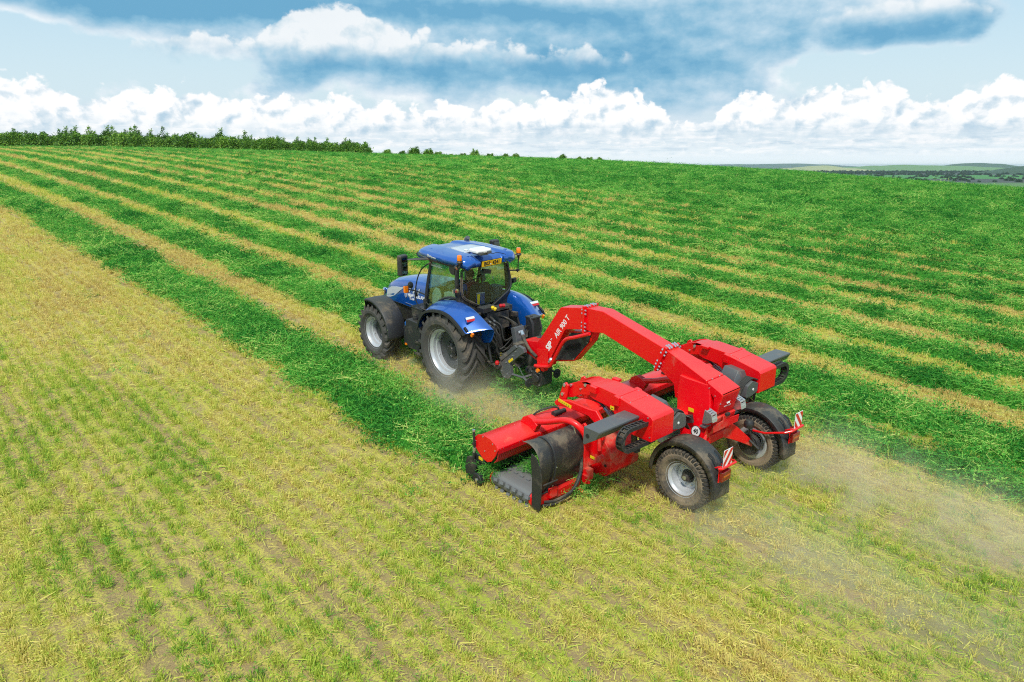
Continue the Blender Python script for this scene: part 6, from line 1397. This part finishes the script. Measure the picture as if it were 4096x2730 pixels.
# ================================================================ what rides in the cab
def build_driver():
    P = empty('person', (.25, 0, 1.30), 'person in a maroon and navy top driving the tractor, seen through the rear window', 'person')
    J = [(.26, .04, 1.76), (.24, .05, 1.92), (.23, .06, 2.08), (.25, .06, 2.17), (.27, .06, 2.23),            # pelvis .. neck
         (.26, .22, 2.10), (.36, .30, 1.90), (.54, .20, 1.99), (.26, -.10, 2.10), (.36, -.20, 1.90), (.52, -.14, 1.98),   # arms to the wheel
         (.40, .14, 1.74), (.72, .17, 1.73), (.76, .17, 1.42), (.88, .17, 1.38), (.40, -.06, 1.74), (.72, -.09, 1.73), (.76, -.09, 1.42), (.88, -.09, 1.38)]
    E_ = [(0, 1), (1, 2), (2, 3), (3, 4), (2, 5), (5, 6), (6, 7), (2, 8), (8, 9), (9, 10), (0, 11), (11, 12), (12, 13), (13, 14), (0, 15), (15, 16), (16, 17), (17, 18)]
    Rd = [.15, .14, .15, .075, .058, .07, .052, .036, .07, .052, .036, .09, .07, .055, .045, .09, .07, .055, .045]
    def hand(wi, sg):
        w = Vector(J[wi]); d = Vector((.9, -sg * .25, .1)).normalized(); side = Vector((0, sg, 0))
        b = len(J); J.append(tuple(w + d * .07)); Rd.append(.030); E_.append((wi, b))
        for k, (o, L) in enumerate(((-.030, .07), (-.010, .08), (.010, .078), (.030, .06))):
            a = Vector(J[b]) + Vector((0, 0, o)) + d * .02; J.append(tuple(a)); Rd.append(.009); E_.append((b, len(J) - 1))
            c = a + d * L * .5 + side * -.012; J.append(tuple(c)); Rd.append(.0085); E_.append((len(J) - 2, len(J) - 1))
            e = c + d * L * .15 - side * L * .45; J.append(tuple(e)); Rd.append(.008); E_.append((len(J) - 2, len(J) - 1))
        a = w + d * .045 + Vector((0, 0, .030)); J.append(tuple(a)); Rd.append(.010); E_.append((b, len(J) - 1)); J.append(tuple(a + d * .03 + Vector((0, 0, .022)))); Rd.append(.009); E_.append((len(J) - 2, len(J) - 1))
    hand(7, 1); hand(10, -1)
    N = new_mat('clothes_and_skin'); pos = N.new('ShaderNodeTexCoord').outputs['Object']; x, y, z = N.sep(pos)
    skin = (.45, .25, .17); c = N.mix(N.ss(z, 1.80, 1.82), (.04, .05, .09), (.26, .012, .045))
    c = N.mix(N.m('MULTIPLY', N.ss(N.m('ABSOLUTE', N.m('SUBTRACT', y, .05)), .155, .165), N.ss(z, 1.80, 1.82)), c, (.03, .06, .30))
    c = N.mix(N.ss(z, 2.19, 2.20), c, skin); c = N.mix(N.m('MULTIPLY', N.ss(x, .53, .535), N.ss(z, 1.84, 1.85)), c, skin)
    setp(N, Base_Color=c, Roughness=.8)
    me = bpy.data.meshes.new('body'); me.from_pydata(J, E_, []); me.materials.append(N.mat)
    o = link('body', me, P); o.location = -Vector(P.location)
    sk = o.modifiers.new('skin', 'SKIN'); sk.use_smooth_shade = True
    for i, r in enumerate(Rd): me.skin_vertices[0].data[i].radius = (r, r)
    me.skin_vertices[0].data[0].use_root = True
    sd_ = o.modifiers.new('sub', 'SUBSURF'); sd_.levels = 1; sd_.render_levels = 2
    hm_ = plain('skin', skin, .6); m = MB(); c = Vector((.285, .06, 2.335))
    rings = []
    for zz, rx_, ry, ox in ((-.125, .045, .04, .03), (-.11, .062, .052, .022), (-.07, .085, .066, .010), (-.02, .098, .074, 0), (.03, .102, .078, -.004), (.075, .094, .073, -.006), (.105, .070, .055, -.006), (.122, .03, .025, -.006)):
        rings.append([(c.x + ox + rx_ * math.cos(a) * (1.0 if math.cos(a) < 0 else .95), c.y + ry * math.sin(a), c.z + zz) for a in [2 * math.pi * k / 20 for k in range(20)]])
    m.loft(rings); m.tube([(c.x + .092, c.y, c.z + .01), (c.x + .118, c.y, c.z - .03), (c.x + .095, c.y, c.z - .04)], [.010, .017, .012], 8)
    for s_ in (1, -1):
        m.sphere((c.x + .002, c.y + s_ * .078, c.z - .015), .026, 8)
        m.sphere((c.x + .086, c.y + s_ * .032, c.z + .006), .012, 8)
    m.box((c.x + .085, c.y, c.z - .066), (.014, .045, .008)); hd = m.build('head', hm_, P, 0, angle=60, sub=1)
    m = MB(); m.loft([[(c.x - .004 + rx_ * math.cos(a) - .01, c.y + ry * math.sin(a), c.z + zz + (.055 if math.cos(a) > .35 else 0) * (1 - i / 5)) for a in [2 * math.pi * k / 20 for k in range(20)]] for i, (zz, rx_, ry) in enumerate(((-.045, .100, .080), (.0, .107, .084), (.05, .108, .084), (.09, .095, .074), (.12, .068, .054), (.134, .02, .02)))]); m.build('hair', plain('brown_hair', (.045, .028, .018), .8), P, 0, angle=60, sub=1)
def build_cab_things():
    b = empty('bottle', (.20, -.52, 1.99), 'clear plastic water bottle standing at the right of the cab behind the rear window', 'bottle')
    N = glass('clear_plastic', (.80, .86, .88), .35); m = MB(); m.lathe([(.002, 0), (.036, .0), (.040, .015), (.040, .09), (.036, .10), (.040, .11), (.034, .15), (.016, .185), (.014, .20)], (.20, -.52, 1.99), 'Z', 18); m.build('bottle_body', N, b, 0, angle=60)
    m = MB(); m.lathe([(.002, .022), (.016, .022), (.017, 0), (.002, 0)], (.20, -.52, 2.188), 'Z', 14); m.build('bottle_cap', M['white'], b)
    m = MB(); m.prism([(.205, 1.76), (-.015, 1.76), (-.015, 2.02), (.205, 2.0)], -.13, -.10, 'X'); o = m.build('folder', plain('navy_cover', (.02, .05, .22), .5), None, .004); tag(o, 'navy folder with a yellow band leaning against the inside of the rear window', 'folder')
    m = MB(); m.prism([(.195, 1.77), (.135, 1.77), (.115, 2.0), (.195, 2.0)], -.134, -.130, 'X'); m.build('yellow_band', M['yellow'], o)
    m = MB(); m.box((-.115, .095, 2.015), (.035, .22, .012), (.10, 0, 0)); m.build('page_edge', M['grey_light'], o)
if 'mach' not in SKIP: build_driver(); build_cab_things()

# ================================================================ dust behind the wheels, haze in the distance
def build_dust():
    def cloud(name, lo, hi, label, dens, axis_fade, seed, src):
        N = new_mat(name + '_volume'); N.n.remove(N.b)
        G = N.new('ShaderNodeTexCoord').outputs['Generated']; P = N.new('ShaderNodeTexCoord').outputs['Object']
        gx, gy, gz = N.sep(G)
        nz = N.noise(N.vm('ADD', P, (seed, 0, 0)), .9, 4, .6); n2 = N.noise(N.vm('ADD', P, (seed, 3, 1)), 2.6, 3, .6)
        cr = N.m('POWER', N.m('ABSOLUTE', N.m('MULTIPLY', N.m('SUBTRACT', gy, N.m('ADD', .5, N.m('MULTIPLY', N.m('SUBTRACT', nz, .5), .35))), 2.0)), 2.0)
        side = N.ss(cr, 1.0, .0); hgt = N.m('EXPONENT', N.m('MULTIPLY', gz, -3.2)); topf = N.ss(gz, 1.0, .55)
        lng = N.m('MULTIPLY', N.ss(gx, 0.0, axis_fade), N.ss(gx, 1.0, src))
        d = N.m('MULTIPLY', N.m('MULTIPLY', N.m('MULTIPLY', side, hgt), N.m('MULTIPLY', lng, topf)), N.m('MULTIPLY', N.ss(N.m('ADD', nz, N.m('MULTIPLY', n2, .6)), .62, 1.0), dens))
        v = N.new('ShaderNodeVolumePrincipled'); v.inputs['Color'].default_value = (1.0, .90, .72, 1); v.inputs['Anisotropy'].default_value = .1; N.l.new(d, v.inputs['Density']); N.l.new(v.outputs[0], N.out.inputs['Volume'])
        m = MB(); m.box(((lo[0] + hi[0]) / 2, (lo[1] + hi[1]) / 2, (lo[2] + hi[2]) / 2), (hi[0] - lo[0], hi[1] - lo[1], hi[2] - lo[2])); o = m.build('dust_cloud', N.mat); tag(o, label, 'dust', 'dust raised by the wheels', 'stuff')
    cloud('tractor_dust', (-4.2, .15, .0), (.35, 2.3, 1.15), 'tan dust drifting back from the left rear tractor tyre', 1.35, .6, 1.0, .80)
    cloud('front_dust', (.9, .4, .0), (2.7, 1.7, .7), 'thin dust at the left front tractor tyre', .8, .5, 5.0, .7)
    cloud('near_dust', (-13.5, .2, .0), (-6.2, 2.4, 1.0), 'tan dust trailing behind the near merger wheel', 1.25, .75, 9.0, .85)
    cloud('far_dust', (-14.0, -2.4, .0), (-6.2, -.1, 1.3), 'pale dust plume trailing behind the far merger wheel', 1.9, .70, 13.0, .85)
if 'dust' not in SKIP: build_dust()
def build_haze():
    m = MB(); L = 15500; zt, zb = 14.0, -32.0
    V = []
    for z in (zb, zt):
        for u, v in ((-400, -L), (L, -L), (L, L), (-400, L)):
            zz = CZ - (-z + u * math.sin(TILT)) / math.cos(TILT); V.append((CX + u * FH[0] + v * RH[0], CY + u * FH[1] + v * RH[1], zz))
    m.add(V, [(3, 2, 1, 0), (4, 5, 6, 7), (0, 1, 5, 4), (1, 2, 6, 5), (2, 3, 7, 6), (3, 0, 4, 7)])
    N = new_mat('haze'); N.n.remove(N.b); v = N.new('ShaderNodeVolumePrincipled'); v.inputs['Color'].default_value = (.80, .90, 1.0, 1); v.inputs['Density'].default_value = .00006; v.inputs['Anisotropy'].default_value = .2
    N.l.new(v.outputs[0], N.out.inputs['Volume']); o = m.build('haze', N.mat); o['kind'] = 'stuff'; o['label'] = 'thin blue haze over the far valley'
if 'haze' not in SKIP: build_haze()
